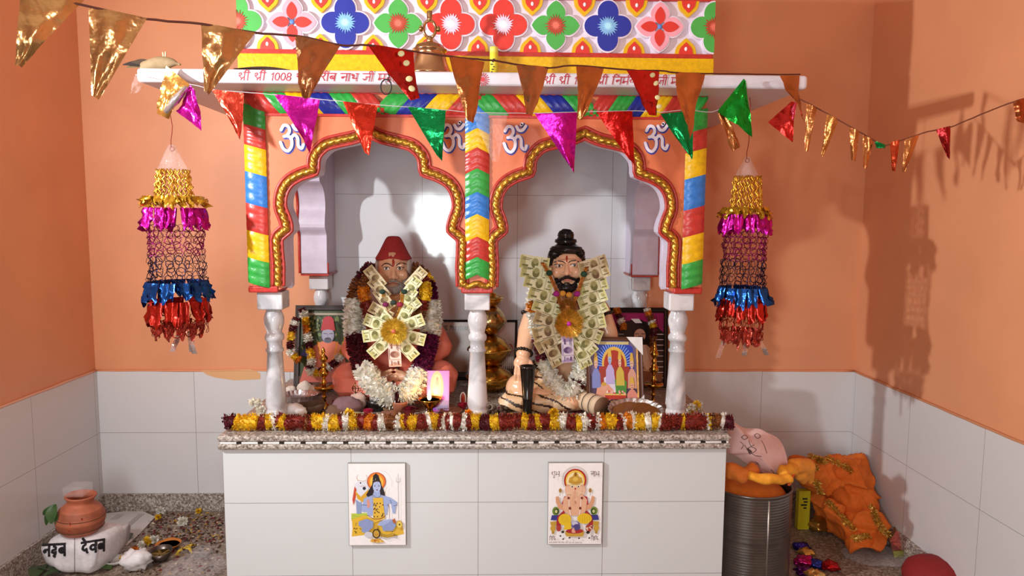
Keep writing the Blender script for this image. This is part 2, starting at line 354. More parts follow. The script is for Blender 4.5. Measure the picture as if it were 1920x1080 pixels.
# ================================================================== the room
XL, XR, YB, ZC = -2.013, 2.002, 3.7, 3.1
ZD, ZS, YF = .7595, .097, -1.6
wallc = H('e29b70')
def slab_box(name, lo, hi, col, fin):
    lo = Vector(lo); hi = Vector(hi); b = MB(); b.box((lo+hi)/2, hi-lo, col); return struct(b.build(name, fin))
slab_box('floor', (XL-.1, YF, -.1), (XR+.1, YB+.1, 0), ORA, 'granite_floor')
slab_box('ceiling', (XL-.1, YF, ZC), (XR+.1, YB+.1, ZC+.1), H('cdbcae'), 'wall')
slab_box('wall_back', (XL-.1, YB, 0), (XR+.1, YB+.1, ZC), wallc, 'wall')
slab_box('wall_left', (XL-.1, YF, 0), (XL, YB, ZC), wallc, 'wall')
slab_box('wall_right', (XR, YF, 0), (XR+.1, YB, ZC), wallc, 'wall')
slab_box('wall_front', (XL-.1, YF-.1, 2.15), (XR+.1, YF, ZC), wallc, 'wall'); slab_box('wall_front_side', (-.1, YF-.1, 0), (XR+.1, YF, 2.15), wallc, 'wall'); slab_box('wall_front_corner', (XL-.1, YF-.1, 0), (-1.2, YF, 2.15), wallc, 'wall')
TH = (ZD-ZS)/2
def tilebox(name, lo, hi, mat):
    lo = Vector(lo); hi = Vector(hi); b = MB(); b.box((lo+hi)/2, hi-lo, WHT); return struct(b.build(name, mat))
tb = tile_mat('white_tile_back', 'dcdbdc', .5, TH, -1.5014, ZS, 0)
ts = tile_mat('white_tile_side', 'd8d5d5', .5, TH, 3.66-1.0, ZS, 1)
tilebox('trim_1', (XL+.012, YB-.012, ZS), (XR-.012, YB, ZD), tb)
tilebox('trim_2', (XL, YF, ZS), (XL+.012, YB, ZD), ts)
tilebox('trim_3', (XR-.012, YF, ZS), (XR, YB, ZD), ts)
def skirt(name, lo, hi): b = MB(); b.bevbox(lo, hi, WHT, .003); struct(b.build(name, 'granite'))
skirt('baseboard_back', (XL+.022, YB-.022, 0), (XR-.022, YB, ZS)); skirt('baseboard_left', (XL, YF, 0), (XL+.022, YB, ZS)); skirt('baseboard_right', (XR-.022, YF, 0), (XR, YB, ZS))
# rough paint edge where the orange wall meets the tiles
def edge(name, p0, p1, n, col):
    b = MB(); pts = []
    for i in range(n+1):
        q = Vector(p0).lerp(Vector(p1), i/n); pts.append(q+Vector((0, 0, .004*noise.noise(Vector((i*.37, 1, 3))))))
    b.tube(pts, [.006+.003*abs(noise.noise(Vector((i*.21, 5, 1)))) for i in range(n+1)], col, 6); struct(b.build(name, 'wall'))
edge('trim_4', (XL+.01, YB-.008, ZD), (XR-.01, YB-.008, ZD), 70, H('e0956a')); edge('trim_5', (XL+.008, .5, ZD), (XL+.008, YB-.01, ZD), 60, H('d8a58c')); edge('trim_6', (XR-.008, .5, ZD), (XR-.008, YB-.01, ZD), 60, H('c98a64'))
b = MB()                                  # paint smear running over the tile edge
sm = [(375, 694), (470, 692), (488, 700), (488, 711), (440, 713), (404, 708), (388, 703)]
b.prism([at(x, y, YB-.0135) for x, y in sm][::-1], (0, .0015, 0), H('e6b27e'), H('e6b27e')); struct(b.build('trim_7', 'wall'))
# ================================================================== platform
PT = .724; PX = .988; PY = 2.70
plat = thing('shrine_platform', 'white tiled shrine platform with a speckled granite top and two picture tiles', 'platform', (0, 3.2, 0))
b = MB(); b.box((0, (PY+.012+YB-.03)/2, .333), (2*PX, YB-.03-PY-.012, .666), WHT)
tp = tile_mat('white_tile_platform', 'd4d9db', .497, .3, -PX, .4458-.3, 0)
b.build('tile_cladding', tp, plat)
b = MB(); b.bevbox((-PX-.012, PY-.012, .666), (PX+.012, YB-.03, .692), WHT, .011); b.bevbox((-PX-.012, PY-.012, .698), (PX+.012, YB-.03, PT), WHT, .011)
b.box((0, 3.2, .695), (2*PX+.012, .95, .01), WHT); b.build('granite_top', 'granite', plat)
b = MB(); x = -PX
while x < PX:
    x1 = min(x+.062, PX); b.box(((x+x1)/2, PY-.0065, .695), (x1-x, .006, .0062), H('f4f2f0')); x2 = min(x1+.02, PX)
    if x2 > x1: b.box(((x1+x2)/2, PY-.0065, .6945), (x2-x1, .006, .006), H('2a2624'))
    x = x2
b.build('inlay_strip', 'stone', plat)
# ---- picture tile: seated ascetic with a bull (generic devotional print)
def tile_print(name, px0, py0, px1, py1, base='f3f1f1'):
    a = at(px0, py1, PY); c = at(px1, py0, PY); wd, hg = c.x-a.x, c.z-a.z
    o = Vector((a.x, PY, a.z)); m = MB(); m.box((a.x+wd/2, PY+.004, a.z+hg/2), (wd+.004, .010, hg+.004), H('8d8884')); m.box((a.x+wd/2, PY+.0035, a.z+hg/2), (wd, .011, hg), H(base))
    dr = Draw(o+Vector((0, -.0022, 0)), (wd, 0, 0), (0, 0, hg), (0, -1, 0)); return m, dr
def Zm(x, y, fx): return ((x-fx[0])/(fx[2]-fx[0]), 1-(y-fx[1])/(fx[3]-fx[1]))
m, d = tile_print('p', 655.5, 869, 759.5, 1022); fx = (140, 115, 735, 980)
q = lambda *l: [Zm(l[i], l[i+1], fx) for i in range(0, len(l), 2)]
u_ = lambda v: v/(fx[2]-fx[0]); v_ = lambda v: v/(fx[3]-fx[1])
def E(x, y, rx, ry, c, **k): X, Y = Zm(x, y, fx); d.ell(X, Y, u_(rx), v_(ry), c, **k)
def S(w_, c, *l, sm=4): d.stroke(q(*l), w_*.000176, c, sm)
def P_(c, *l): d.poly(q(*l), c)
P_('b8c94a', 165, 640, 330, 635, 350, 700, 165, 720); S(5, '6f8a2c', 170, 660, 250, 672, 330, 660); S(4, '4d6a22', 165, 690, 240, 700)
P_('e0b63a', 170, 700, 300, 660, 400, 700, 700, 760, 718, 860, 560, 900, 300, 870, 165, 885, 175, 800)
for i in range(46):
    x, y = R.uniform(180, 700), R.uniform(730, 880)
    if x < 300 or x > 560: E(x, y, 7, 4, '4a3010')
P_('8ea0c8', 215, 470, 275, 460, 270, 640, 222, 640); P_('dfe3ee', 205, 330, 245, 290, 330, 300, 350, 370, 320, 470, 260, 520, 205, 480)
P_('dfe3ee', 235, 290, 325, 295, 330, 360, 305, 400, 280, 380, 245, 330); S(6, 'b58a3c', 238, 290, 228, 250, 245, 228); S(6, 'b58a3c', 325, 290, 338, 255, 325, 230); S(7, 'c9892c', 240, 285, 290, 295, 330, 285)
E(306, 372, 17, 18, '2e2a3a'); E(268, 314, 7, 8, '1c1a20'); S(5, 'b0602c', 258, 350, 300, 345, 330, 350); P_('c8503a', 205, 350, 180, 490, 190, 550, 215, 470, 225, 380); P_('d8a834', 210, 400, 270, 460, 350, 380, 340, 440, 285, 520, 230, 480)
E(435, 300, 98, 98, 'b8402a'); E(435, 300, 90, 90, 'e8862e'); E(435, 305, 70, 72, 'f6c04a')
S(3, 'b8bcd0', 480, 185, 540, 205, 590, 280, 595, 360)
P_('2a2226', 390, 330, 400, 240, 430, 212, 460, 240, 485, 330, 520, 420, 530, 640, 500, 640, 470, 420, 400, 420, 370, 500, 325, 440, 360, 380); S(5, 'f0eeee', 402, 285, 418, 292, 428, 270)
P_('9fb0dc', 300, 480, 400, 440, 480, 440, 580, 470, 650, 520, 640, 560, 560, 530, 540, 650, 340, 660, 330, 620, 270, 610)
P_('9fb0dc', 275, 560, 320, 470, 370, 520, 330, 620, 280, 620); P_('9fb0dc', 580, 500, 645, 515, 625, 640, 600, 635); S(11, '3a4468', 275, 545, 330, 550); S(10, '3a4468', 575, 495, 590, 530); S(9, '3a4468', 610, 560, 645, 550)
P_('d89a8c', 330, 500, 350, 480, 370, 540, 355, 580, 335, 570)
P_('9fb0dc', 405, 400, 470, 400, 475, 450, 400, 450); E(438, 352, 42, 62, 'b4c4ea')
S(5, '20202c', 405, 338, 430, 334); S(5, '20202c', 448, 334, 472, 338); E(418, 346, 8, 4, '20202c'); E(460, 346, 8, 4, '20202c'); S(3, '7a8ab8', 440, 340, 442, 368, 434, 372); E(441, 388, 11, 5, '6a2a3a'); S(4, 'b02a2a', 441, 310, 441, 326)
P_('3a2a28', 388, 330, 400, 290, 440, 278, 478, 292, 488, 330, 470, 305, 440, 298, 405, 308)
for k, c in ((460, '3a3040'), (490, 'b89a3a'), (520, 'c2a048'), (550, 'b08a30')): S(6, c, 385, k-40, 410, k-5, 440, k+8, 470, k-5, 500, k-40)
P_('e2b840', 400, 470, 500, 470, 520, 690, 395, 740); [E(R.uniform(405, 505), R.uniform(520, 690), 6, 8, '4a3010') for _ in range(22)]
S(5, 'e8dca8', 410, 540, 440, 590, 470, 540); S(12, '8a2c30', 340, 655, 400, 690, 470, 690, 525, 660)
P_('8c9cc8', 245, 720, 330, 690, 400, 720, 390, 790, 290, 800, 240, 760); P_('8c9cc8', 480, 740, 600, 700, 640, 760, 600, 820, 500, 820); P_('9fb0dc', 440, 760, 470, 720, 580, 695, 600, 705, 500, 770)
P_('8c9cc8', 270, 800, 380, 790, 330, 840, 280, 835); E(345, 860, 44, 32, 'c9ccd6'); E(428, 850, 42, 52, '3a3018'); E(428, 850, 30, 38, 'c89c3a'); S(5, '3a3018', 410, 850, 428, 865, 448, 850); E(425, 780, 16, 22, 'c8a040')
P_('d8a23a', 360, 930, 380, 905, 470, 905, 510, 940, 430, 948); [E(R.uniform(365, 500), R.uniform(915, 942), 7, 4, R.choice(['b0442a', 'e8c04a', 'f0e0a0'])) for _ in range(16)]
for k in range(4): S(7, '38342c', 480, 850+k*14, 540, 865+k*14, 600, 850+k*14, 650, 870+k*10)
S(6, '4a505c', 665, 700, 665, 310); S(5, '50545c', 645, 300, 645, 255); S(5, '50545c', 685, 300, 685, 255); S(5, '50545c', 665, 310, 665, 215); S(5, '50545c', 645, 295, 665, 305, 685, 295)
E(672, 752, 32, 44, 'd0ac38'); E(672, 752, 22, 32, 'e8d060'); E(674, 752, 8, 12, '4a3a10'); P_('b0602c', 595, 705, 625, 685, 640, 730, 615, 740); S(8, '7a4028', 545, 540, 570, 570, 568, 690); S(6, 'c8b060', 525, 430, 535, 370, 552, 352)
m.V += d.mb.V and []; base = len(m.V); m.V += d.mb.V; m.F += [[i+base for i in f] for f in d.mb.F]; m.C += d.mb.C; m.S += d.mb.S
tag(m.build('picture_tile', 'print', plat), 'white picture tile with a blue seated ascetic and a bull')
# ---- picture tile: seated elephant-headed figure with lettering
m, d = tile_print('p', 1027, 868, 1130, 1020); fx = (150, 103, 735, 960)
q = lambda *l: [Zm(l[i], l[i+1], fx) for i in range(0, len(l), 2)]
u_ = lambda v: v/(fx[2]-fx[0]); v_ = lambda v: v/(fx[3]-fx[1])
for k in range(58):
    g = math.radians(-30+240*k/57); S(5, '8a6a24', 438+128*math.cos(g), 275-125*math.sin(g), 438+146*math.cos(g), 275-143*math.sin(g), sm=0)
E(438, 280, 122, 122, 'b02c24'); E(438, 282, 104, 108, 'e8c44a'); E(438, 290, 92, 96, 'f4e3b0')
for s in (-1, 1):
    X = lambda x: 440+s*(x-440)
    E(X(232), 603, 38, 46, '6f8a3a'); E(X(240), 606, 26, 32, '3a4a2a'); E(X(236), 606, 14, 18, 'c8d08a')
    P_('3a3c8a', X(178), 690, X(190), 645, X(300), 645, X(300), 700, X(178), 698); P_('c09a3c', X(172), 715, X(250), 712, X(236), 760, X(180), 755); E(X(204), 785, 30, 34, 'c8a040'); P_('b08a30', X(190), 815, X(218), 815, X(216), 845, X(192), 845)
    P_('d8a07c', X(228), 450, X(260), 445, X(275), 510, X(330), 560, X(320), 600, X(262), 575, X(232), 510); E(X(278), 385, 17, 22, 'b08848'); S(8, '8a6a38', X(278), 360, X(275), 440)
    P_('a83038', X(250), 660, X(330), 580, X(330), 640, X(290), 700, X(285), 800, X(245), 800, X(240), 720)
    E(X(362), 380, 34, 60, 'd9a489'); E(X(355), 385, 22, 44, 'e6bba0')
P_('b03038', 520, 440, 570, 450, 585, 530, 540, 545); P_('b03038', 320, 450, 350, 440, 330, 540, 295, 520)
P_('e0b090', 310, 470, 360, 430, 520, 430, 570, 480, 560, 600, 500, 650, 380, 650, 310, 590)
P_('e6bc9c', 360, 340, 520, 340, 510, 420, 470, 440, 455, 520, 425, 520, 405, 430, 365, 420); E(438, 520, 26, 34, 'd8a484'); E(438, 515, 14, 20, 'b88060')
S(30, 'e0b090', 438, 390, 436, 450, 425, 500, 445, 540, 470, 520); S(5, 'a87858', 420, 400, 418, 470, 412, 500); S(5, 'a87858', 458, 400, 456, 460); S(5, 'b03028', 438, 380, 436, 470)
P_('c89c40', 365, 300, 375, 250, 410, 235, 430, 190, 450, 190, 470, 235, 505, 250, 515, 300, 440, 325); E(440, 265, 28, 22, 'e0bc58'); E(440, 215, 12, 20, '8a5a20'); S(5, '8a5a20', 372, 285, 440, 305, 510, 285)
E(405, 342, 15, 9, 'f4f0e8'); E(474, 342, 15, 9, 'f4f0e8'); E(406, 342, 8, 8, '201a18'); E(473, 342, 8, 8, '201a18'); S(5, '40281c', 385, 326, 405, 318, 425, 330); S(5, '40281c', 455, 330, 475, 318, 495, 326); E(440, 365, 9, 9, 'b83028')
for s in (-1, 1):
    X = lambda x: 440+s*(x-440); S(14, 'f6f2ea', X(375), 440, X(378), 550, X(392), 640); E(X(368), 462, 13, 14, '7a3024'); E(X(384), 570, 13, 16, '7a3024'); S(9, 'f0e8d0', X(388), 402, X(360), 410, X(338), 420)
E(330, 690, 70, 62, 'e4c02c'); E(545, 680, 80, 56, 'e4c02c'); P_('e4c02c', 330, 740, 400, 720, 400, 790, 320, 800); [S(4, 'b8922a', 290+i*22, 650, 320+i*18, 720) for i in range(4)]; [S(4, 'b8922a', 500+i*24, 640, 490+i*28, 715) for i in range(5)]
E(438, 822, 104, 34, 'c8a040'); E(438, 812, 96, 26, 'a83034'); P_('c8a040', 330, 830, 350, 868, 530, 868, 546, 830, 438, 850); E(450, 750, 46, 46, '6c62a0'); E(440, 730, 34, 24, 'c8c4dc'); E(460, 770, 40, 34, '504880'); P_('e0a48c', 405, 800, 430, 770, 450, 830, 410, 830)
E(265, 780, 26, 34, 'b04038'); E(590, 780, 34, 40, 'a84038'); [E(R.uniform(560, 620), R.uniform(750, 810), 8, 7, 'e8d0b0') for _ in range(8)]; E(585, 825, 20, 16, '2a2624'); E(310, 820, 16, 12, '3a3428')
for x, y in ((285, 862), (315, 895), (384, 882), (487, 887), (600, 885)): E(x, y, 10, 8, '3a302c')
sz = 40/(fx[3]-fx[1])*.97
def wr(toks, x, y, size, w_, c, kx=.8): X, Y = Zm(x, y, fx); A = d.ux.length/d.uz.length; write_scaled(d, toks, X, Y, size, w_, c, kx)
def write_scaled(dr, toks, u, v, size, w, col, kx):
    r = dr.uz.length/dr.ux.length; ux = dr.ux; k0 = kx*r
    write(dr, toks, u, v, size, w, col, 0, k0)
wr(['shu', 'bha'], 178, 232, 50/857, .0016, '5a1a1c', 1.05); wr(['la', 'aa', 'bha'], 602, 232, 50/857, .0016, '5a1a1c', .9)
wr(['ri', 'ddhi'], 165, 905, 36/857, .0013, '5a1a1c', .8); wr(['si', 'ddhi'], 618, 905, 36/857, .0013, '5a1a1c', .85)
wr(['va', 'ka', 'ra'][:1]+['ra', 'ta', 'na'][:1]+['na', ' ', 'ma', 'ha', 'aa', 'ra', ' ', 'sa', 'ra'][:0]+['na', ' ', 'ma', 'ha', 'aa', 'ra', ' ', 'ga', 'na', ' ', 'shi', 'va', ' ', 'la', 'bha', ' ', 'ra', 'ma', ' ', 'ja', 'na', ' ', 'ba', 'ra', 'va', ' ', 'na', 'va'], 160, 936, 13/857, .0006, '4a3030', 1.3)
base = len(m.V); m.V += d.mb.V; m.F += [[i+base for i in f] for f in d.mb.F]; m.C += d.mb.C; m.S += d.mb.S
tag(m.build('picture_tile', 'print', plat), 'white picture tile with an elephant-headed figure and dark lettering')
# ================================================================== the canopy
YP = 2.76; YK = 2.88; ZL = 1.278; SB = 2.0334; ST = 2.0815; AX = .413; PXP = .81
can = thing('shrine_canopy', 'painted orange shrine canopy with two lobed arches, white pillars, name slab and flower frieze', 'shrine canopy', (0, 3.2, PT))
half = [[(178, 536), (178, 515), (178, 497), (181, 461), (179, 444), (161, 428)], [(161, 428), (165, 412), (174, 388), (172, 363), (160, 342), (138, 328), (110, 319)], [(110, 319), (109, 300), (103, 286), (86, 271), (61, 264), (29, 257), (0, 245)]]
xc = at(698, 400, YP).x
prof = []
for sg in half:
    c = cr([Vector(((xc-at(698-dx, py, YP).x)*.962, 0, at(698-dx, py, YP).z)) for dx, py in sg], 7); prof += c if not prof else c[1:]
prof[-1].x = 0
full = [Vector((-p.x, 0, p.z)) for p in prof]+[p.copy() for p in prof[-2::-1]]       # left foot -> apex -> right foot
def offs(pl, d):
    out = []
    for i, p in enumerate(pl):
        a = (pl[min(i+1, len(pl)-1)]-pl[max(i-1, 0)]).normalized(); out.append(p+Vector((a.z, 0, -a.x))*d)
    return out
opening = offs(full, .017)
N2 = len(opening)//2
opening = [p for i, p in enumerate(opening) if (i < N2 and p.x < -.004) or i == N2 or (i > N2 and p.x > .004)]
def bottom(pl, z):
    pl = [p.copy() for p in pl]; return pl
# front wall with the two openings
def oz(p, ax): return Vector((ax+p.x, YP, p.z))
op = [p for p in opening]; op[0].z = ZL+.012; op[-1].z = ZL+.012
out = [Vector((-.88, YP, SB)), Vector((-.88, YP, ZL+.012)), Vector((-.845, YP, ZL))]
out += [Vector((-AX+op[0].x-.03, YP, ZL))]+[oz(p, -AX) for p in op]+[Vector((-.03, YP, ZL)), Vector((.03, YP, ZL))]+[oz(p, AX) for p in op]+[Vector((AX+op[-1].x+.03, YP, ZL)), Vector((.845, YP, ZL)), Vector((.88, YP, ZL+.012)), Vector((.88, YP, SB))]
b = MB(); b.prism(out, (0, YK-YP, 0), ORA, LAV); b.build('arch_wall', 'satin', can)
SY, SS = 3.2, .84
for s in (-1, 1):
    sp = [Vector((0, SY+p.x*SS, p.z)) for p in op]
    o2 = [Vector((0, YK, SB)), Vector((0, YK, ZL))]+sp+[Vector((0, sp[-1].y+.03, ZL)), Vector((0, YB-.012, ZL)), Vector((0, YB-.012, SB))]
    o2 = [p+Vector((s*.75, 0, 0)) for p in o2]
    b = MB(); b.prism(o2 if s > 0 else o2, (s*.13, 0, 0), LAV, LAV, ORA); b.build('side_arch', 'satin', can)
    b = MB(); b.tube([p+Vector((s*.882, 0, 0)) for p in sp], .007, RED, 6); b.tube([Vector((s*.745, SY+p.x*SS, p.z)) for p in op[-8:]]+[Vector((s*.745, YB-.02, ZL+.005))], .004, RED, 6)
    b.box((s*.815, (sp[-1].y+YB)/2, ZL+.004), (.136, YB-sp[-1].y-.03, .012), RED); b.build('edge_line', 'relief', can)
for ax in (-AX, AX):
    b = MB(); fp = [Vector((ax+p.x, YP-.006, p.z)) for p in full]
    dense = []
    for i in range(len(fp)-1):
        for k in range(3): dense.append(fp[i].lerp(fp[i+1], k/3))
    dense.append(fp[-1]); b.tube(dense, .0125, H('c8983c'), 12, True, 230, .14); b.build('rope_moulding', 'gold', can)
    b = MB()
    for o_ in (.021, -.021): b.tube([Vector((ax+p.x, YP-.001, p.z)) for p in offs(full, o_)], .0065, H('b0332c'), 6)
    b.build('edge_line', 'relief', can)
# banded edge columns
def band(x0, x1, z0, z1, sl, col, rib):
    g = MB(); xm, hw = (x0+x1)/2, (x1-x0)/2
    def f(u, v):
        t = -1+2*u; z = z0+(z1-z0)*v+sl(t); r = .016*math.sqrt(max(0, 1-t*t*.92)); rr = .0025*abs(math.sin(v*PI*rib))
        return Vector((xm+hw*t, YP-.002-r-rr, z))
    g.grid(f, 8, 5*rib, col); return g
seqL = [(RED, 196, 200), (GRN, 200, 238), (RED, 238, 276), (YEL, 276, 326), (BLU, 326, 385), (RED, 385, 436), (YEL, 436, 487), (GRN, 487, 540)]
for s in (-1, 1):
    for c, p0, p1 in seqL[1:]:
        za, zb = at(480, p0, YP).z, at(480, p1, YP).z
        if s < 0: x0, x1 = -.882, -.80
        else: x0, x1 = .80, .882
        band(x0, x1, zb+(.0 if p1 < 540 else .012), za, (lambda t, s=s: .011*t*s*(1)), c, 3).build('painted_band', 'relief', can)
for c, p0, p1 in [(BLU, 202, 247), (YEL, 247, 283), (RED, 283, 322), (GRN, 322, 366), (BLU, 366, 407), (YEL, 407, 449), (RED, 449, 487), (GRN, 487, 520)]:
    za, zb = at(897, p0, YP).z, at(897, p1, YP).z
    band(-.046, .046, zb, za, lambda t: -.022*abs(t)+.012, c, 3).build('chevron_band', 'relief', can)
b = MB()
for ax, s in ((-AX, 1), (AX, -1)):
    pass
pt = [Vector((-.052, YP-.008, ZL+.03)), Vector((-.03, YP-.008, ZL+.022)), Vector((0, YP-.012, ZL+.034)), Vector((.03, YP-.008, ZL+.022)), Vector((.052, YP-.008, ZL+.03))]
b.tube(cr(pt, 5), .012, H('c8983c'), 10, True, 230, .14); b.build('rope_moulding', 'gold', can)
for x0, x1 in ((-.885, -.77), (-.062, .062), (.77, .885)):      # red painted feet of the arches
    b = MB(); b.bevbox((x0, YP-.006, ZL-.006), (x1, YK+.004, ZL+.02), RED, .006); b.build('leg_cap', 'relief', can)
# slanted rope band under the slab
zb0, zb1 = at(892, 217, YP).z, SB
cyc = [RED, GRN, NAVY, YEL]
def ropeband(x0, x1, lean, seq):
    n = len(seq); w_ = (x1-x0)/n; k = .8*w_*lean
    for i, c in enumerate(seq):
        g = MB()
        def f(u, v):
            z = zb1+(zb0-zb1)*v; t = -1+2*v; r = .022*math.sqrt(max(0, 1-t*t*.95)); x = x0+w_*(i+u)+k*(v-.5); rr = .003*abs(math.sin(u*PI*3))
            return Vector((min(max(x, -.88), .88), YP-r-rr, z))
        g.grid(f, 9, 8, c); g.build('rope_stripe', 'relief', can)
ropeband(-.86, -.365, 1, [RED, GRN, YEL, NAVY, GRN, RED]); ropeband(-.365, 0.0, -1, [GRN, NAVY, YEL, RED])
ropeband(0.0, .44, 1, [GRN, RED, YEL, NAVY, GRN]); ropeband(.44, .86, -1, [RED, GRN, NAVY, YEL, RED, GRN])
b = MB(); b.box((0, YP-.003, zb0-.004), (1.76, .012, .009), RED); b.box((0, YP-.003, SB-.003), (1.76, .012, .006), RED); b.build('edge_line', 'relief', can)
# om signs
for px, py in ((526, 231), (828, 230), (944, 233), (1208, 232)):
    for dx, c, w_, st in ((.003, H('2c3aa0'), .017, 0), (0, H('efe6f4'), .0115, .0035)):
        a = at(px, py+53, YP); d = Draw(a+Vector((dx, -.001-st, -dx)), (.088, 0, 0), (0, 0, .1), (0, -1, 0))
        if st == 0: D0 = d
        for l in OM: d.stroke(l, w_, c, 4)
        if st: D0.mb.V += d.mb.V; D0.mb.F += [[i+len(D0.mb.V)-len(d.mb.V) for i in f] for f in d.mb.F]; D0.mb.C += d.mb.C; D0.mb.S += d.mb.S
    tag(D0.mb.build('om_sign', 'satin', can), 'raised white sacred syllable with a blue shadow edge')
# pillars
pp = [(.001, 0), (.036, 0), (.036, .035), (.040, .04), (.040, .062), (.036, .068), (.036, .075), (.041, .09), (.0405, .11), (.033, .24), (.030, .305), (.035, .309), (.035, .318), (.030, .322), (.030, .35), (.036, .356), (.038, .366), (.036, .376), (.029, .385), (.032, .40), (.0385, .422), (.0395, .44), (.036, .458), (.03, .472), (.03, .48), (.036, .484)]
hs = (ZL-.006-PT)
def pillar(x, y, k, name='pillar'):
    g = MB(); sc = (hs-.068)/.484; g.lathe((x, y, PT), [(r*k, z*sc) for r, z in pp], WHT, 28); g.bevbox((x-.05*k, y-.05*k, PT+hs-.07), (x+.05*k, y+.05*k, PT+hs), WHT, .006); g.build(name, 'marble', can)
for x in (-PXP, 0, PXP): pillar(x, 2.825, 1)
for x in (-PXP, PXP): pillar(x, 3.6, .95)
# white tiled back panel inside the canopy
b = MB(); b.box((0.01, YB-.006, (PT+.02+SB)/2), (1.72, .012, SB-PT-.02), WHT); b.build('back_tiles', tile_mat('white_tile_niche', 'dcdadd', .4906, .3247, .1862, 1.3563, 0), can)
# slab
b = MB(); b.bevbox((-1.19, 2.58, SB), (1.19, YB-.002, ST), H('d9d5de'), .012); b.build('name_slab', 'satin', can)
d = Draw((0, 2.5795, 0), (1, 0, 0), (0, 0, 1), (0, -1, 0))
tx = H('b02a3a')
def put(toks, px0, px1, pyb, h, kx):
    a = at(px0, pyb, 2.58); e = at(px1, pyb, 2.58)
    wd = sum(G[t][0] for t in toks); k = (e.x-a.x)/(wd*h); write(d, toks, a.x, a.z, h, .0034, tx, .18, k)
put(['shri', ' ', 'shri', ' ', '1', '0', '0', '8', ' ', 'shri', ' ', 'ga', 'rii', 'ba', ' ', 'na', 'aa', 'tha', ' ', 'jii', ' ', 'ma', 'ha', 'aa', 'ra', 'aa', 'ja'], 446, 772, 150, .026, 1)
tag(d.mb.build('painted_lettering', 'satin', can), 'dark red hand-painted lettering over the red-capped statue')
d = Draw((0, 2.5795, 0), (1, 0, 0), (0, 0, 1), (0, -1, 0))
put(['shri', ' ', 'shri', ' ', '1', '0', '0', '8', ' ', 'shri', ' ', 'ni', 'rma', 'la', 'na', 'aa', 'tha', ' ', 'jii', ' ', 'ma', 'ha', 'aa', 'ra', 'aa', 'ja'], 1020, 1315, 157, .026, 1)
tag(d.mb.build('painted_lettering', 'satin', can), 'dark red hand-painted lettering over the bearded statue')
d = Draw((0, 2.5795, 0), (1, 0, 0), (0, 0, 1), (0, -1, 0))
c = at(905, 149, 2.58)
for k in range(18):
    g = 2*PI*k/18; d.stroke([(c.x+.012*math.cos(g), c.z+.012*math.sin(g)), (c.x+.023*math.cos(g), c.z+.023*math.sin(g))], .003, tx)
d.ell(c.x, c.z, .009, .009, H('d0404a'))
tag(d.mb.build('painted_sun', 'satin', can), 'small painted red sun')
# frieze
FX, FY, FZ0, FZ1 = .92, 2.84, ST, 2.443
b = MB(); b.bevbox((-FX+.008, FY, FZ0), (FX-.008, FY+.14, FZ1), H('ded3e4'), .003); b.build('frieze_panel', 'satin', can)
b = MB(); b.bevbox((-FX, FY-.022, FZ0), (FX, FY+.14, 2.188), YEL, .004); b.build('yellow_band', 'relief', can)
b = MB(); b.bevbox((-FX+.004, FY-.016, 2.188), (FX-.004, FY+.14, 2.206), RED, .003); b.build('red_band', 'relief', can)
b = MB(); b.bevbox((-FX, FY-.016, 2.405), (FX, FY+.14, FZ1), RED, .003); b.build('red_band', 'relief', can)
def petal(cx, cz, g, L, W, point):
    pts = []
    for i in range(13):
        t = i/12; a = t*PI
        if point: r, wd = t, math.sin(a)**.8*(1-.25*t)
        pts.append(None)
    pts = []
    n = 10
    for sd in (1, -1):
        rng = range(n+1) if sd > 0 else range(n-1, 0, -1)
        for i in rng:
            t = i/n
            wd = (math.sin(PI*t**.85)**.75 if point else (math.sin(PI*min(1, .22+.78*t))**.55))
            if not point and t == 1: wd = 0
            rr = .12+.88*t; x, z = rr*L, sd*wd*W/2
            pts.append((cx+x*math.cos(g)-z*math.sin(g), cz+x*math.sin(g)+z*math.cos(g)))
    return pts
def motif(cx, cz, point, col, core, inner=None, sc=1, clip=None):
    g = MB(); cl = (lambda v: max(-FX+.001, min(FX-.001, v)))
    for k in range(4):
        a = PI/2*k
        for wsc, dep, c in ((1.13, .016+k*.0003, H('e2d8e8')), (1.0, .0185+k*.0003, col)):
            pts = petal(cx, cz, a, .093*sc*(1+(wsc-1)*.5), .074*sc*wsc, True) if point else [(cx+.046*math.cos(a)+(.0405*wsc)*math.cos(t_*PI/12)*(1.12 if k % 2 == 0 else 1), cz+.05*math.sin(a)+(.0405*wsc)*math.sin(t_*PI/12)*(1.12 if k % 2 else 1)) for t_ in range(24)]
            g.prism([Vector((cl(x), FY-dep, z)) for x, z in pts][::-1], (0, dep-.001, 0), c, H('efe7f3'))
        if inner:
            pts = petal(cx, cz, a, .075*sc, .04*sc, True); g.prism([Vector((cl(x), FY-.0205-k*.0002, z)) for x, z in pts][::-1], (0, .003, 0), inner, inner)
    if core:
        pts = []; n = 44
        for i in range(n):
            r = (.04 if i % 2 else .026)*sc*(1+R.uniform(-.12, .12)); pts.append(Vector((cl(cx+r*math.cos(2*PI*i/n)), FY-.021, cz+r*math.sin(2*PI*i/n))))
        g.prism(pts[::-1], (0, .003, 0), core, core)
        c2 = tuple(min(1, x*1.6+.08) for x in core); pts = []
        for i in range(36):
            r = (.022 if i % 2 else .01)*sc; pts.append(Vector((cl(cx+r*math.cos(2*PI*i/36)), FY-.022, cz+r*math.sin(2*PI*i/36))))
        g.prism(pts[::-1], (0, .002, 0), c2, c2)
    elif inner: g.ell((cx, FY-.0205, cz), (.009, .003, .009), H('5a86d8'), 10, 6)
    return g
LG, LB, LR, PK = H('4cae4e'), H('22309a'), H('d8382e'), H('f0a4b4')
zc = at(890, 48, FY).z; x0 = at(550, 42, FY).x; x1 = at(1235, 56, FY).x; st_ = (x1-x0)/7
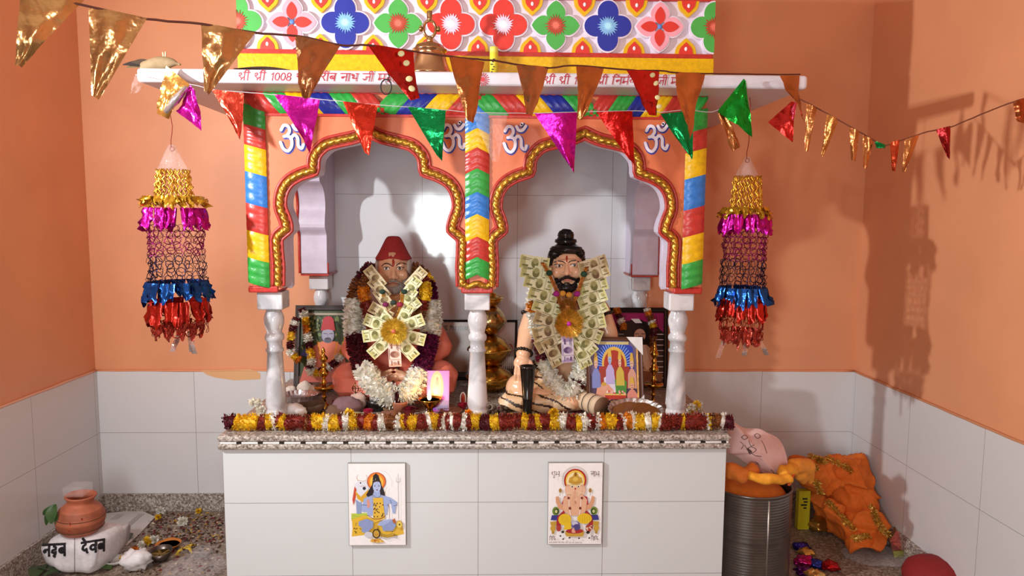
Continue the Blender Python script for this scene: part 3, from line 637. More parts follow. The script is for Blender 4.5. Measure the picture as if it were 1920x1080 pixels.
seq = [('g', -1), ('p', 0), ('b', 1), ('G', 2), ('r', 3), ('r', 4), ('G', 5), ('b', 6), ('p', 7), ('g', 8)]
for t, i in seq:
    cx = x0+st_*i
    if t == 'g':
        cx = -FX+.004 if i < 0 else FX-.004; g = motif(cx, zc, False, LG, H('b0442c')); lb = 'green half flower with a red centre'
    elif t == 'p': g = motif(cx, zc, True, PK, None, LR); lb = 'pink pointed flower with red inner petals'
    elif t == 'b': g = motif(cx, zc, False, LB, H('7fb4e4')); lb = 'dark blue flower with a pale blue centre'
    elif t == 'G': g = motif(cx, zc, True, LG, H('b0442c')); lb = 'green pointed flower with a rust centre'
    else: g = motif(cx, zc, False, LR, H('e3cfe4')); lb = 'red flower with a lilac centre'
    tag(g.build('flower_motif', 'satin', can), lb)
def bud(cx, z, up):
    g = MB(); s = 1 if up else -1
    def sh(wd, h, dep, c, k=1):
        pts = []
        for i in range(21):
            t = -1+2*i/20; hh = h*(.8*math.sqrt(max(0, 1-abs(t)**2.2))+.2*max(0, 1-abs(t)*2.2)); pts.append((cx+t*wd, z+s*hh))
        vs = [Vector((x, FY-dep, zz)) for x, zz in pts]
        g.prism(vs if not up else vs[::-1], (0, dep-.001, 0), c, c)
    sh(.042, .062, .014, YEL); sh(.028, .046, .0165, LR); g.ell((cx, FY-.017, z+s*.02), (.006, .003, .008), H('f2ecf4'), 10, 6); return g
for k in range(9): bud(x0+st_*(k-.48), 2.204, True).build('bud_motif', 'satin', can)
for k in range(9): bud(x0+st_*(k-.45), 2.406, False).build('bud_motif', 'satin', can)
# ================================================================== buntings
def pennant(pf, tl, tr, br, bl, col, seed, name, par, amp=.006, n=9, fold=True):
    g = MB(); T = [pf(*p) for p in (tl, tr, br, bl)]; sz = (T[1]-T[0]).length
    nn = (T[1]-T[0]).cross(T[3]-T[0]).normalized()
    if nn.y > 0: nn = -nn
    def f(u, v):
        p = T[0].lerp(T[1], u).lerp(T[3].lerp(T[2], u), v)
        q = Vector((u*2.2+seed*7.1, v*3.1, seed)); w_ = noise.noise(q)*1.2+.6*abs(noise.noise(q*2.7))+.35*noise.noise(q*6)
        return p+nn*(amp*w_*(.3+v)*2+.014*math.sin(v*2.6+seed)*v+.004*math.sin(u*PI)) 
    g.grid(f, n, n+3, col or WHT); o = g.build(name, 'foil' if col else 'film', par); return o
def string(pf, pts, r, col, par, name='string'):
    g = MB(); w = cr([pf(*p) for p in pts], 5); g.tube([p+Vector((0, 0, .0015*noise.noise(p*60))) for p in w], r, col, 6); return g.build(name, 'cloth', par)
FG, FO, FR, FM, FGR, FSI = H('bd915c'), H('b0703e'), H('b0241e'), H('c2189a'), H('0c8a48'), H('d8d0d4')
A_, B_ = (-.793, 1.4), (1.19, 2.555)
pf = lambda x, y: atpl(x, y, A_, B_)
bn = thing('foil_bunting', 'gold foil bunting strung from the upper left down to the right end of the slab', 'bunting', pf(760, 96))
string(pf, [(-60, -22), (0, -8), (60, 0), (150, 8), (270, 35), (380, 45), (475, 61), (560, 68), (640, 85), (690, 85), (780, 97), (850, 107), (920, 113), (970, 121), (1030, 127), (1080, 123), (1180, 131), (1240, 133), (1265, 136), (1320, 138), (1400, 139), (1500, 140)], .0026, H('5a2a20'), bn)
fl = [((38, -6), (158, 0), (40, 125), (28, 122), FG), ((166, 12), (276, 34), (186, 186), (172, 178), FG), ((377, 42), (478, 62), (392, 178), (384, 170), FG), ((553, 66), (638, 86), (578, 186), (562, 184), H('a8744c')),
      ((688, 82), (775, 97), (782, 186), (764, 190), FR), ((842, 106), (908, 116), (884, 232), (870, 226), FO), ((967, 120), (1029, 126), (998, 216), (986, 213), H('a8744c')), ((1080, 124), (1132, 128), (1096, 224), (1086, 222), FO),
      ((1174, 131), (1236, 134), (1236, 218), (1222, 215), FR), ((1266, 135), (1322, 138), (1294, 262), (1276, 205), FO), ((1462, 142), (1499, 142), (1502, 234), (1490, 196), FO)]
for i, (a, b_, c, d_, col) in enumerate(fl):
    o = pennant(pf, a, b_, c, d_, col, i+1, 'pennant', bn, .007 if i < 4 else .004)
    if col is FR:
        tag(o, 'dark red foil pennant with pale gold blotches')
        T = [pf(*p) for p in (a, b_, c, d_)]
        for u, v in ((.72, .12), (.8, .3), (.78, .62), (.8, .82)):
            p = T[0].lerp(T[1], u).lerp(T[3].lerp(T[2], u), v); MB().ell(p+Vector((0, -.02-.012*v, 0)), (.0085, .0015, .007), H('c9c08a'), 12, 6, Matrix.Rotation(R.uniform(-.6, .6), 3, 'Y')).build('gold_blotch', 'satin', o)
# lower bunting in front of the arches
pl = lambda x, y: at(x, y, 2.545)
bl = thing('plastic_bunting', 'coloured plastic bunting hanging under the slab front across both arches', 'bunting', pl(900, 205))
string(pl, [(254, 140), (300, 150), (357, 158), (400, 168), (460, 173), (520, 178), (600, 186), (650, 191), (700, 196), (770, 201), (830, 206), (890, 211), (950, 212), (1010, 212), (1080, 210), (1130, 209), (1190, 208), (1240, 210), (1290, 206), (1345, 207), (1400, 160)], .0014, H('b9b3b6'), bl)
fl = [((255, 140), (272, 150), (262, 172), (244, 178), None, 'clear'), ((312, 124), (356, 158), (312, 222), (291, 212), H('d8a052'), 'gold'), ((357, 160), (366, 170), (379, 246), (330, 208), FM, 'magenta'), ((396, 167), (457, 175), (452, 263), (440, 240), H('c9422e'), 'red'),
      ((513, 176), (600, 187), (582, 288), (572, 262), FM, 'magenta'), ((643, 190), (708, 197), (694, 292), (684, 286), H('c0301c'), 'red'), ((764, 200), (836, 207), (829, 302), (818, 290), FGR, 'green'), ((884, 211), (952, 213), (934, 306), (922, 300), None, 'clear'),
      ((1002, 213), (1082, 211), (1077, 325), (1069, 312), FM, 'magenta'), ((1118, 210), (1186, 208), (1190, 310), (1180, 300), H('bb1d18'), 'red'), ((1238, 213), (1302, 208), (1296, 300), (1288, 290), FGR, 'green'), ((1394, 148), (1398, 152), (1408, 258), (1343, 210), H('159a2e'), 'green'), ((1344, 212), (1362, 215), (1388, 276), (1372, 284), FO, 'orange')]
for i, (a, b_, c, d_, col, nm) in enumerate(fl): pennant(pl, a, b_, c, d_, col, 20+i, 'pennant', bl, .008 if i < 3 or i > 9 else .004)
g = MB()                                  # crumpled silver strip knotted between two pennants
g.tube([pl(352, 164)+Vector((0, -.01, 0)), pl(332, 190)+Vector((0, -.015, 0)), pl(312, 211)+Vector((0, -.01, 0))], [.008, .014, .007], FSI, 8, True, 300, .3); g.build('crumpled_strip', 'foil', bl)
A2, B2 = (1.165, 2.56), (1.965, 2.2)
pr = lambda x, y: atpl(x, y, A2, B2)
br = thing('narrow_bunting', 'narrow bunting of twisted orange strips sagging across the right corner', 'bunting', pr(1650, 270))
string(pr, [(1497, 184), (1520, 196), (1560, 218), (1595, 238), (1630, 258), (1650, 270), (1662, 273), (1690, 263), (1740, 247), (1780, 239), (1808, 228), (1850, 210), (1900, 191), (1950, 176)], .0022, H('6a3420'), br)
for i, (a, b_, c, d_, col) in enumerate([((1484, 190), (1490, 192), (1487, 268), (1440, 230), FR), ((1490, 192), (1495, 190), (1487, 236), (1480, 215), H('d04a68')), ((1512, 193), (1532, 203), (1515, 284), (1508, 282), FO), ((1551, 213), (1573, 224), (1544, 294), (1540, 290), H('b0753c')), ((1592, 238), (1612, 246), (1604, 303), (1596, 300), FO), ((1618, 253), (1638, 262), (1625, 317), (1618, 314), FO),
        ((1640, 264), (1662, 272), (1658, 279), (1642, 278), FGR), ((1668, 268), (1687, 262), (1678, 322), (1672, 320), H('b04020')), ((1696, 262), (1724, 252), (1698, 322), (1691, 322), FO), ((1754, 243), (1782, 236), (1782, 300), (1776, 292), H('8e1a1c')), ((1899, 192), (1925, 182), (1925, 232), (1908, 228), H('a8522a'))]):
    pennant(pr, a, b_, c, d_, col, 50+i, 'pennant', br, .004, 6)
# ================================================================== tinsel hangings
def ring_net(g, c, r0, r1, z0, z1, n, m, col, rr=.0013, jit=.006):
    for k in range(n):
        g0 = 2*PI*k/n
        for j in range(m):
            za, zb = z0+(z1-z0)*j/m, z0+(z1-z0)*(j+1)/m; ra = r0+(r1-r0)*(j+.5)/m; pts = []
            wz = (za-zb)*.6; wx = R.uniform(.010, .0175); q = R.uniform(-jit, jit); ao = R.uniform(-.06, .06)+(PI/n*.5 if j % 2 else 0)
            for i in range(9):
                t = 2*PI*i/8; a = g0+ao+math.cos(t)*wx/ra; rad = ra+q+.006*math.sin(t*2+k)
                pts.append(c+Vector((math.cos(a)*rad, math.sin(a)*rad, (za+zb)/2+math.sin(t)*wz)))
            g.tube(pts, rr*R.uniform(.7, 1.5), vary(col, .3), 3, False)
def ruffle(g, c, r, z, h, n, col, seed, out=.02):
    for k in range(n):
        a0 = 2*PI*k/n+R.uniform(-.1, .1); wd = 2*PI/n*1.05*r; col2 = vary(col, .25); ph = R.uniform(0, 6)
        def f(u, v):
            a = a0+(u-.5)*wd/r*(1-.35*v); q = Vector((u*3+k, v*3, seed)); rr = r+out*v*(.6+noise.noise(q))+.008*noise.noise(q*3)+.006*math.sin(u*9+ph)
            return c+Vector((rr*math.cos(a), rr*math.sin(a), z-h*v*(.75+.35*noise.noise(Vector((k*3.3, 1, seed))))+.01*noise.noise(q*2)+.012*math.sin(u*PI*2+ph)*v))
        g.grid(f, 6, 5, col2)
def tinsel(px, top, y, name, label, wide, pys, seed):
    k = K(y); zz = lambda p: at(px, p, y).z; x = at(px, top, y).x
    t = thing(name, label, 'hanging decoration', (x, y, zz(pys[-1])), 'tinsel hangings beside the shrine'); c = Vector((x, y, 0))
    g = MB(); z0, z1 = SB, zz(top+14); g.tube([c+Vector((.004*math.sin(i*1.3), 0, z0+(z1-z0)*i/9)) for i in range(10)], .0016, H('8a3420'), 6)
    g.tube([c+Vector((.008*math.sin(a), 0, z1-.006+.008*math.cos(a))) for a in [i*PI/5 for i in range(11)]], .0015, H('8a3420'), 6); g.build('hanger_wire', 'cloth', t)
    g = MB(); g.lathe(c+Vector((0, 0, zz(pys[0]))), [(.052*wide, 0), (.03*wide, (zz(top+10)-zz(pys[0]))*.55), (.012, zz(top+10)-zz(pys[0]))], FSI, 14)
    for i in range(10): g.V[i*3 % len(g.V)] += Vector((R.uniform(-.006, .006), 0, R.uniform(-.01, .01)))
    g.build('clear_cap', 'film', t)
    r1, r2 = .068*wide, .098*wide
    g = MB()
    for i in range(30):
        a = 2*PI*i/30; r = r1*R.uniform(.75, 1.05); q = []; za, zb = zz(pys[0]), zz(pys[1])
        for j in range(14): q.append(c+Vector((r*(.85+.2*j/13)*math.cos(a)+.006*math.sin(j*1.9+i), r*(.85+.2*j/13)*math.sin(a), za+(zb-za)*j/13)))
        g.tube(q, [.0022+.0018*(j % 2) for j in range(14)], vary(H('d9a436'), .25), 4, True)
    g.build('gold_fringe', 'foil', t)
    def part(nm, f): m_ = MB(); f(m_); m_.build(nm, 'foil', t)
    part('gold_ruffle', lambda m_: ruffle(m_, c, r2*.92, zz(pys[1])+.02, .045, 14, H('d0a030'), seed, .03))
    part('magenta_ruffle', lambda m_: ruffle(m_, c, r2, zz(pys[2])+.02, .095, 15, H('b8148c'), seed+1, .022))
    part('magenta_net', lambda m_: ring_net(m_, c, r2*.95, r2*.92, zz(pys[2]+22), zz(pys[3]), 17, 5, H('8a1260'), .0014))
    part('dark_net', lambda m_: ring_net(m_, c, r2*.92, r2*.98, zz(pys[3]), zz(pys[4]), 17, 4, H('2a2244'), .0014))
    part('blue_ruffle', lambda m_: ruffle(m_, c, r2*1.04, zz(pys[4])+.015, .085, 13, H('1c4f9a'), seed+2, .028))
    part('red_ruffle', lambda m_: (ruffle(m_, c, r2*1.0, zz(pys[5])+.02, .10, 13, H('a82318'), seed+3, .02), ring_net(m_, c, r2, r2*.9, zz(pys[5]+8), zz(pys[6]), 15, 3, H('a02a1c'), .0016), ruffle(m_, c, r2*.86, zz(pys[6])+.045, .07, 12, H('b2463a'), seed+4, -.01)))
    for i in range(3):
        a = R.uniform(0, 6.28); p0 = c+Vector((.04*math.cos(a)+(i-1)*.03, .02*math.sin(a), zz(pys[6])+.01)); p1 = p0+Vector(((i-1)*.025+R.uniform(-.02, .02), 0, zz(pys[-1])-zz(pys[6])+R.uniform(0, .02)))
        m_ = MB(); m_.grid(lambda u, v: p0.lerp(p1, v)+Vector(((u-.5)*.02, .006*math.sin(v*5+i), 0)), 3, 7, H('c8b8b4')); m_.build('tail', 'foil', t)
tinsel(322, 262, 2.63, 'tinsel_hanging', 'tiered tinsel hanging below the left end of the slab', 1.0, (318, 378, 400, 478, 535, 572, 625, 668), 3)
tinsel(1402, 284, 2.78, 'tinsel_hanging', 'tiered tinsel hanging below the right end of the slab in shadow', .86, (330, 398, 412, 488, 545, 572, 638, 676), 9)
# ================================================================== things on the slab
yb = 2.665; c = at(806, 131, yb); c.z = ST; k = K(yb)
be = thing('temple_bell', 'brass bell with a ring handle standing on the slab', 'bell', c)
g = MB(); pb = [(.0845, -2), (.088, .0), (.086, .006), (.078, .014), (.070, .03), (.062, .05), (.058, .07), (.0565, .084), (.063, .087), (.063, .092), (.056, .095), (.05, .106), (.034, .113), (.014, .116), (.001, .117)]
g.lathe(c, [(.07, 0.0)]+pb[1:], H('c79a72'), 36); g.build('bell_body', 'brass', be)
g = MB(); g.lathe(c+Vector((0, 0, .112)), [(.012, 0), (.012, .02), (.009, .025)], H('b8956a'), 14); g.tube([c+Vector((.022*math.sin(a), 0, .165-.030*math.cos(a))) for a in [2*PI*i/24 for i in range(25)]], .0055, H('b8956a'), 10)
g.lathe(c+Vector((0, 0, .193)), [(.009, 0), (.010, .006), (.010, .034), (.006, .036)], H('b8956a'), 14); g.build('ring_handle', 'brass', be)
for s in (-1, 1):
    g = MB(); g.ell(c+Vector((s*.032, 0, .165)), (.008, .01, .01), H('a88a58'), 10, 8); g.ell(c+Vector((s*.032, -.006, .172)), .004, H('a88a58'), 8, 6); g.build('handle_knob', 'brass', be)
c = at(926, 132, 2.66); c.z = ST
tu = thing('incense_tube', 'yellow paper tube with small dark print standing on the slab', 'tube', c)
h = at(926, 88, 2.66).z-ST; g = MB(); g.lathe(c, [(.0155, 0), (.0155, h*.76), (.0147, h*.77)], H('e4d23a'), 24); [g.box(c+Vector((-.008+.004*(i % 3), -.0153, .012+.009*i)), (.006+.003*(i % 2), .002, .004), H('4a3a20')) for i in range(6)]; g.build('tube_body', 'satin', tu)
g = MB(); g.lathe(c, [(.0152, h*.77), (.0152, h*.985), (.012, h), (.001, h)], H('f0e060'), 24); g.build('tube_cap', 'satin', tu)
c = at(300, 124, 2.64); c.z = ST; k = K(2.64)
hu = thing('dried_husk', 'dry brown husk with a shrivelled leafy tail lying on the left end of the slab', 'husk', c)
g = MB(); pts = cr([c+Vector((x*k, 0, z*k)) for x, z in ((36, 12), (20, 15), (0, 13), (-20, 8), (-34, 5))], 6); n = len(pts)
g.tube(pts, [.004+.021*math.sin(PI*min(1, .12+.95*(1-i/(n-1))**.9))**.7 if i < n-1 else .004 for i in range(n)], H('9a8260'), 14, True, 60, .08); g.build('husk_body', 'cloth', hu)
for i, (dx, dz, cc) in enumerate(((-62, 12, '2c2420'), (-48, 18, '4a3a2c'), (-58, 7, '7a6444'), (-38, 16, '8a7450'))):
    g = MB(); p0 = c+Vector((-12*k, .004*i-.008, 10*k)); p1 = c+Vector((dx*k, .004*i-.012, dz*k*.8))
    g.grid(lambda u, v: p0.lerp(p1, v)+Vector((0, (u-.5)*.02*math.sin(PI*(.15+.8*v)), (.006*math.sin(v*PI)+(u-.5)*.026*math.sin(PI*(.2+.75*v))))), 4, 8, H(cc)); g.build('dry_leaf', 'cloth', hu)
g = MB(); g.tube([c+Vector((7*k, 0, 24*k)), c+Vector((6*k, 0, 33*k))], .003, H('d8c8a0'), 6); g.tube([c+Vector((10*k, 0, 24*k)), c+Vector((11*k, 0, 34*k))], .0025, H('d8c8a0'), 6); g.build('stalk', 'cloth', hu)
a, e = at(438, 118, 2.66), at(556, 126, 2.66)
g = MB(); g.grid(lambda u, v: Vector((a.x+(e.x-a.x)*u, 2.66+(v-.5)*.03*math.sin(PI*min(1, .2+.8*u)), ST+.016+.012*math.sin(PI*u)*(1-abs(2*v-1))-.006*u)), 16, 6, H('3c2c26'))  # dark strip added to stand in for the shaded gap under the frieze
g.grid(lambda u, v: Vector((a.x+(e.x-a.x)*u, 2.66+(v-.5)*.03*math.sin(PI*min(1, .2+.8*u)), ST+.012*(1-math.sin(PI*u)*0))), 16, 2, H('3c2c26')); o = g.build('gap_shade_strip', 'cloth'); tag(o, 'long dark flat strip added as the shaded gap between slab and frieze', 'shade strip')
g = MB(); c = at(724, 163, 2.572); pts = [c+Vector((.021*math.sin(t)*.9, 0, .026*math.cos(t))) for t in [2*PI*i/24 for i in range(25)]]; g.tube(pts, .0022, H('1c1a1e'), 6); g.tube(cr([c+Vector((.006, 0, .024)), c+Vector((.014, -.003, .045)), c+Vector((.004, 0, .058)), c+Vector((-.002, .02, .079))], 5), .0018, H('1c1a1e'), 6); g.ell(c+Vector((.01, 0, .046)), (.004, .003, .008), H('1c1a1e'), 8, 6)
tag(g.build('cord_loop', 'cloth'), 'black cord loop hanging over the slab front beside a red pennant', 'cord')
# ================================================================== flowers and garlands
def frames(path):
    m = len(path); T = [(path[min(i+1, m-1)]-path[max(i-1, 0)]).normalized() for i in range(m)]; a = Vector((0, -1, 0)); out = []
    for i in range(m):
        q = a-T[i]*a.dot(T[i]); a = q.normalized() if q.length > 1e-5 else a; out.append((path[i], T[i], a, T[i].cross(a)))
    return out
def fuzz(g, path, r, cols, n, L, W, core=.72, droop=0, zmin=None):
    fr = frames(path); m = len(fr)
    g.tube(path, [r*core]*m, cols[0], 8)
    for _ in range(n):
        s = R.uniform(0, m-1.001); i = int(s); p, t, a, b = fr[i]; p = p.lerp(fr[i+1][0], s-i); an = R.uniform(0, 2*PI)
        d = a*math.cos(an)+b*math.sin(an); e = (d+t*R.uniform(-.55, .55)+Vector((0, 0, -droop))).normalized(); side = e.cross(t)*(1 if R.random() < .5 else -1)
        side = (side.normalized() if side.length > 1e-4 else b)
        side = (side+t*R.uniform(-.8, .8)).normalized(); b0 = p+d*r*core*R.uniform(.85, 1); l = L*R.uniform(.7, 1.2); w_ = W*R.uniform(.7, 1.2); nn = e.cross(side)
        vs = [b0, b0+e*l*.55+side*w_+nn*w_*.3, b0+e*l, b0+e*l*.55-side*w_+nn*w_*.3]
        if zmin is not None:
            for v in vs: v.z = max(v.z, zmin+R.uniform(0, .002))
        c = vary(R.choice(cols), .22); g.add(vs, [(0, 1, 2), (0, 2, 3)], c)
CW, CY, CO, CM, CR, CPU, CBR = [H('fbf8ee'), H('f3eddc')], [H('efc214'), H('e2ab10'), H('f6d640')], [H('e8901c'), H('d87a18')], [H('5e1420'), H('7c1c2a'), H('4a1018')], [H('8c2a1c'), H('a23a22'), H('701c18')], [H('7a1250'), H('5c1038')], [H('8a5028'), H('6c3a20'), H('a8682c')]
def sub(path, f0, f1, n=None):
    m = len(path)-1; n = n or max(4, int((f1-f0)*m)+2); out = []
    for i in range(n+1):
        s = min(m-1e-6, (f0+(f1-f0)*i/n)*m); j = int(s); out.append(path[j].lerp(path[j+1], s-j))
    return out
def plen(p): return sum((p[i+1]-p[i]).length for i in range(len(p)-1))
def garland(name, label, path, r, segs, L=.013, W=.0045, dens=5200, cat='garland', group=None, zmin=None, part='flower_band'):
    t = thing(name, label, cat, path[len(path)//2], group); tot = sum(s[1] for s in segs); f = 0
    for cols, ln in segs:
        p = sub(path, f/tot, (f+ln)/tot); f += ln; g = MB(); l = plen(p)
        white = cols is CW; rr = r*R.uniform(.92, 1.06)
        fuzz(g, p, rr, cols, int(dens*l*(r/.035)*(.6 if white else 1))+12, L*(1.25 if white else 1), W*(1.5 if white else 1), zmin=zmin); g.build(part, 'petal', t)
    return t
def blossom(g, c, r, cols, n=90, zmin=None):
    for _ in range(n):
        d = Vector((R.gauss(0, 1), R.gauss(0, 1)-.4, R.gauss(0, .8)+.3)).normalized(); s = d.cross(Vector((R.random()-.5, R.random()-.5, R.random()-.5))).normalized(); l = r*R.uniform(.7, 1.15); w_ = r*.22; b0 = c+d*r*.2
        vs = [b0, c+d*l*.7+s*w_, c+d*l, c+d*l*.7-s*w_]
        if zmin is not None:
            for v in vs: v.z = max(v.z, zmin)
        g.add(vs, [(0, 1, 2), (0, 2, 3)], vary(R.choice(cols), .2))
    return g
# long garland on the front edge of the platform
gy = 2.762; X_ = lambda px: at(px, 795, gy).x
L3 = [(85, CM), (155, CY), (320, CR), (368, CY), (415, CW), (450, CR), (475, CY), (520, CR), (650, CBR), (670, CR), (705, CY), (800, CW), (830, CY), (895, CR), (915, CW), (955, CY), (1030, CR), (1090, CO), (1140, CR), (1175, CW), (1220, CBR), (1295, CW), (1340, CY), (1370, CR), (1395, CY), (1450, CR), (1515, CW), (1545, CY), (1600, CR), (1635, CW), (1665, CR), (1695, CW), (1715, CR), (1765, CW), (1800, CR), (1840, CY)]
L4 = [(60, CM), (130, CY), (185, CR), (345, CY), (395, CR), (440, CY), (470, CR), (535, CY), (615, CW), (660, CR), (720, CY), (755, CW), (800, CR), (860, CW), (890, CO), (935, CY), (1000, CR), (1040, CW), (1060, CO), (1110, CW), (1135, CY), (1210, CW), (1250, CY), (1285, CW), (1300, CR), (1460, CY), (1485, CR), (1620, CW), (1640, CY), (1660, CBR), (1740, CW), (1765, CM), (1820, None)]
bd = [(400+z/3.84, c) for z, c in L3]+[(880+z/3.692, c) for z, c in L4]
path = [Vector((X_(bd[0][0])+(X_(bd[-1][0])-X_(bd[0][0]))*i/160, gy+.006*math.sin(i*.5)-.004*math.cos(i*.23), PT+.033+.003*math.sin(i*.9))) for i in range(161)]
garland('flower_garland', 'long yellow, white and dark red marigold garland along the front edge of the platform', path, .0345, [(bd[i][1], bd[i+1][0]-bd[i][0]) for i in range(len(bd)-1)], L=.014, W=.0042, dens=3300, zmin=PT)
# a few heads lying on and around it
for px, py, y, cols, r, nm, lb in ((881, 777, 2.80, CO, .026, 'marigold', 'orange marigold head on the garland before the middle pillar'), (1038, 773, 2.79, CY, .022, 'marigold', 'yellow marigold head on the garland right of the black stand'), (655, 776, 2.79, CY, .024, 'marigold', 'yellow marigold head on the garland left of the seated statue')):
    c = at(px, py, y); tag(blossom(MB(), c, r, cols, 120).build(nm, 'petal'), lb, 'flower', 'marigold heads on the front garland')
for px, py, lb in ((482, 762, 'left'), (1300, 762, 'right')):
    c = atz(px, 784, PT); g = MB()
    for i in range(7): blossom(g, c+Vector((R.uniform(-.03, .03), R.uniform(-.02, .02), R.uniform(.02, .085))), .022, CW if lb == 'left' or i % 3 else CY, 46, PT)
    tag(g.build('flower_cluster', 'petal'), 'small bunch of white %s at the foot of the %s front pillar' % ('flowers' if lb == 'left' else 'and yellow flowers', lb), 'flowers')
# ================================================================== seated statue with the red cap
def Q(px, py, y): return at(px, py, y)
k = K(3.25)
def EL(g, px, py, y, rx, ry, rz, rot=None): g.ell(Q(px, py, y), (rx*k, ry*k, rz*k), (1, 1, 1), 18, 12, rot)
def CP(g, a, ra, b, rb): g.cap2(Q(*a), Q(*b), ra*k, rb*k)
SK1 = H('e0aa84'); ROBE = H('e67c66')
s1 = thing('seated_statue', 'painted seated statue in a salmon robe and tall red cap under the left arch', 'statue', (Q(740, 740, 3.28).x, 3.28, PT))
g = MB()
EL(g, 738, 503, 3.28, 29, 36, 42); EL(g, 738, 531, 3.27, 23, 28, 24); CP(g, (738, 500, 3.2), 3.2, (738, 519, 3.182), 5.2); EL(g, 731.5, 520.5, 3.19, 3.6, 4, 3.2); EL(g, 744.5, 520.5, 3.19, 3.6, 4, 3.2)
CP(g, (722, 497, 3.205), 4, (754, 497, 3.205), 4); EL(g, 721, 516, 3.222, 10, 7, 10); EL(g, 755, 516, 3.222, 10, 7, 10); EL(g, 724, 503.5, 3.201, 5.5, 4, 3.4); EL(g, 750, 503.5, 3.201, 5.5, 4, 3.4); EL(g, 738, 531.5, 3.197, 10, 5, 3.6)
for x in (708, 768): EL(g, x, 512, 3.29, 4.5, 7, 11)
CP(g, (738, 540, 3.3), 21, (738, 582, 3.33), 24); EL(g, 738, 645, 3.36, 60, 42, 82); CP(g, (700, 592, 3.36), 22, (778, 592, 3.36), 22)
for a, b in (((684, 600, 3.36), (662, 655, 3.32)), ((797, 600, 3.36), (824, 650, 3.32))): CP(g, a, 18, b, 16)
CP(g, (662, 655, 3.32), 15, (706, 702, 3.19), 11); CP(g, (824, 650, 3.32), 15, (770, 702, 3.19), 11)
for sx, x0 in ((1, 712), (-1, 764)):                      # hands folded in the lap
    EL(g, x0+sx*10, 706, 3.17, 14, 8, 9)
    for f in range(4): CP(g, (x0+sx*18, 700+f*4.5, 3.165), 3.2, (x0+sx*(34-abs(f-1.5)*2), 706+f*4.2, 3.15), 2.8)
    CP(g, (x0+sx*8, 699, 3.165), 3.6, (x0+sx*22, 694, 3.15), 3)
def clampz(o):
    for v in o.data.vertices: v.co.z = max(v.co.z, PT-ORG[o.name].z)
def skin1(c, n):
    return vary(SK1, .01)
ob, bv = blob(g, .0042, 'body', 'skin', s1, skin1, smooth=3); clampz(ob)
FD = 3.192
def lid(nm, par, pts, r, col, fin='satin', y=None):
    y = y or FD
    g = MB(); p = [onto(bv, Q(a, b, y), .0008) for a, b in pts]; p = cr(p, 5); n = len(p); g.tube(p, [r*(.35+.65*math.sin(PI*(.12+.76*i/(n-1)))) for i in range(n)], H(col), 6); return g.build(nm, fin, par)
def disc(g, bvh, px, py, rx, rz, col, off, y=None, n=16, alm=False):
    y = y or FD
    vs = [onto(bvh, Q(px, py, y), off)]
    for rr in (.5, 1):
        for i in range(n):
            t = 2*PI*i/n; z = math.sin(t)*(abs(math.sin(t))**.25 if alm else 1); vs.append(onto(bvh, Q(px+math.cos(t)*rx*rr, py-z*rz*rr, y), off))
    fs = [(0, 1+i, 1+(i+1) % n) for i in range(n)]+[(1+i, 1+n+i, 1+n+(i+1) % n, 1+(i+1) % n) for i in range(n)]; g.add(vs, fs, H(col), True)
def eye(par, bvh, px, py, rx, rz):
    g = MB(); disc(g, bvh, px, py, rx, rz, 'efe8e0', .0008, alm=True); disc(g, bvh, px, py-.2, rz*.95, rz*.95, '3a2214', .0012); disc(g, bvh, px, py-.2, rz*.5, rz*.5, '0c0808', .0015); g.build('eye', 'gloss', par)
    p = [onto(bvh, Q(px+rx*1.15*math.cos(t), py-rz*1.15*math.sin(t)**.8, FD), .001) for t in [PI*i/8 for i in range(9)]]; g = MB(); g.tube(p, .0014, H('1c1210'), 5); g.build('eyelid_line', 'satin', par)
eye(s1, bv, 724.5, 503.5, 5.6, 2.6); eye(s1, bv, 749.5, 503.5, 5.6, 2.6)
lid('eyebrow', s1, [(714, 500), (720, 495), (728, 494.5), (735, 499)], .0028, '2e2018'); lid('eyebrow', s1, [(742, 499), (748, 494.5), (756, 495), (762, 500)], .0028, '2e2018')
lid('forehead_mark', s1, [(736.5, 486), (737.5, 493), (736.5, 500)], .006, 'b0301c'); lid('mouth', s1, [(729, 532), (737.5, 530.8), (746, 532)], .0042, 'a05648')
g = MB(); EL(g, 738, 543, 3.225, 17, 14, 9); CP(g, (722, 535, 3.222), 5, (738, 546, 3.205), 7); CP(g, (754, 535, 3.222), 5, (738, 546, 3.205), 7); CP(g, (738, 525.5, 3.187), 2.4, (724, 532, 3.205), 2.2); CP(g, (738, 525.5, 3.187), 2.4, (752, 532, 3.205), 2.2); CP(g, (713, 520, 3.25), 5, (722, 538, 3.23), 6); CP(g, (763, 520, 3.25), 5, (754, 538, 3.23), 6)
blob(g, .0035, 'beard', 'hair', s1, lambda c, n: vary(H('9a9088'), .25), smooth=1)
for x_, w_ in ((709, 5), (767, 6)): g = MB(); EL(g, x_, 500, 3.285, w_, 18, 17); blob(g, .004, 'grey_hair', 'hair', s1, lambda c, n: vary(H('b8aca2'), .2), smooth=1)
g = MB(); c = Q(738, 478, 3.295); g.lathe(c, [(32*k, -10*k), (33.5*k, -6*k), (27.5*k, 4*k), (15.5*k, 28*k), (13*k, 32*k), (9.5*k, 34.4*k), (4*k, 35*k), (.001, 35*k)], H('a42a28'), 32, Matrix.Rotation(-.05, 3, 'X'), 1.12); g.build('cap', 'cloth', s1)
g = MB(); EL(g, 738, 645, 3.37, 66, 50, 86); CP(g, (692, 594, 3.37), 26, (786, 594, 3.37), 26)
CP(g, (684, 600, 3.36), 24, (660, 655, 3.33), 21); CP(g, (797, 600, 3.36), 24, (826, 650, 3.33), 23); CP(g, (660, 655, 3.33), 21, (694, 694, 3.22), 16); CP(g, (826, 650, 3.33), 22, (786, 694, 3.22), 16)
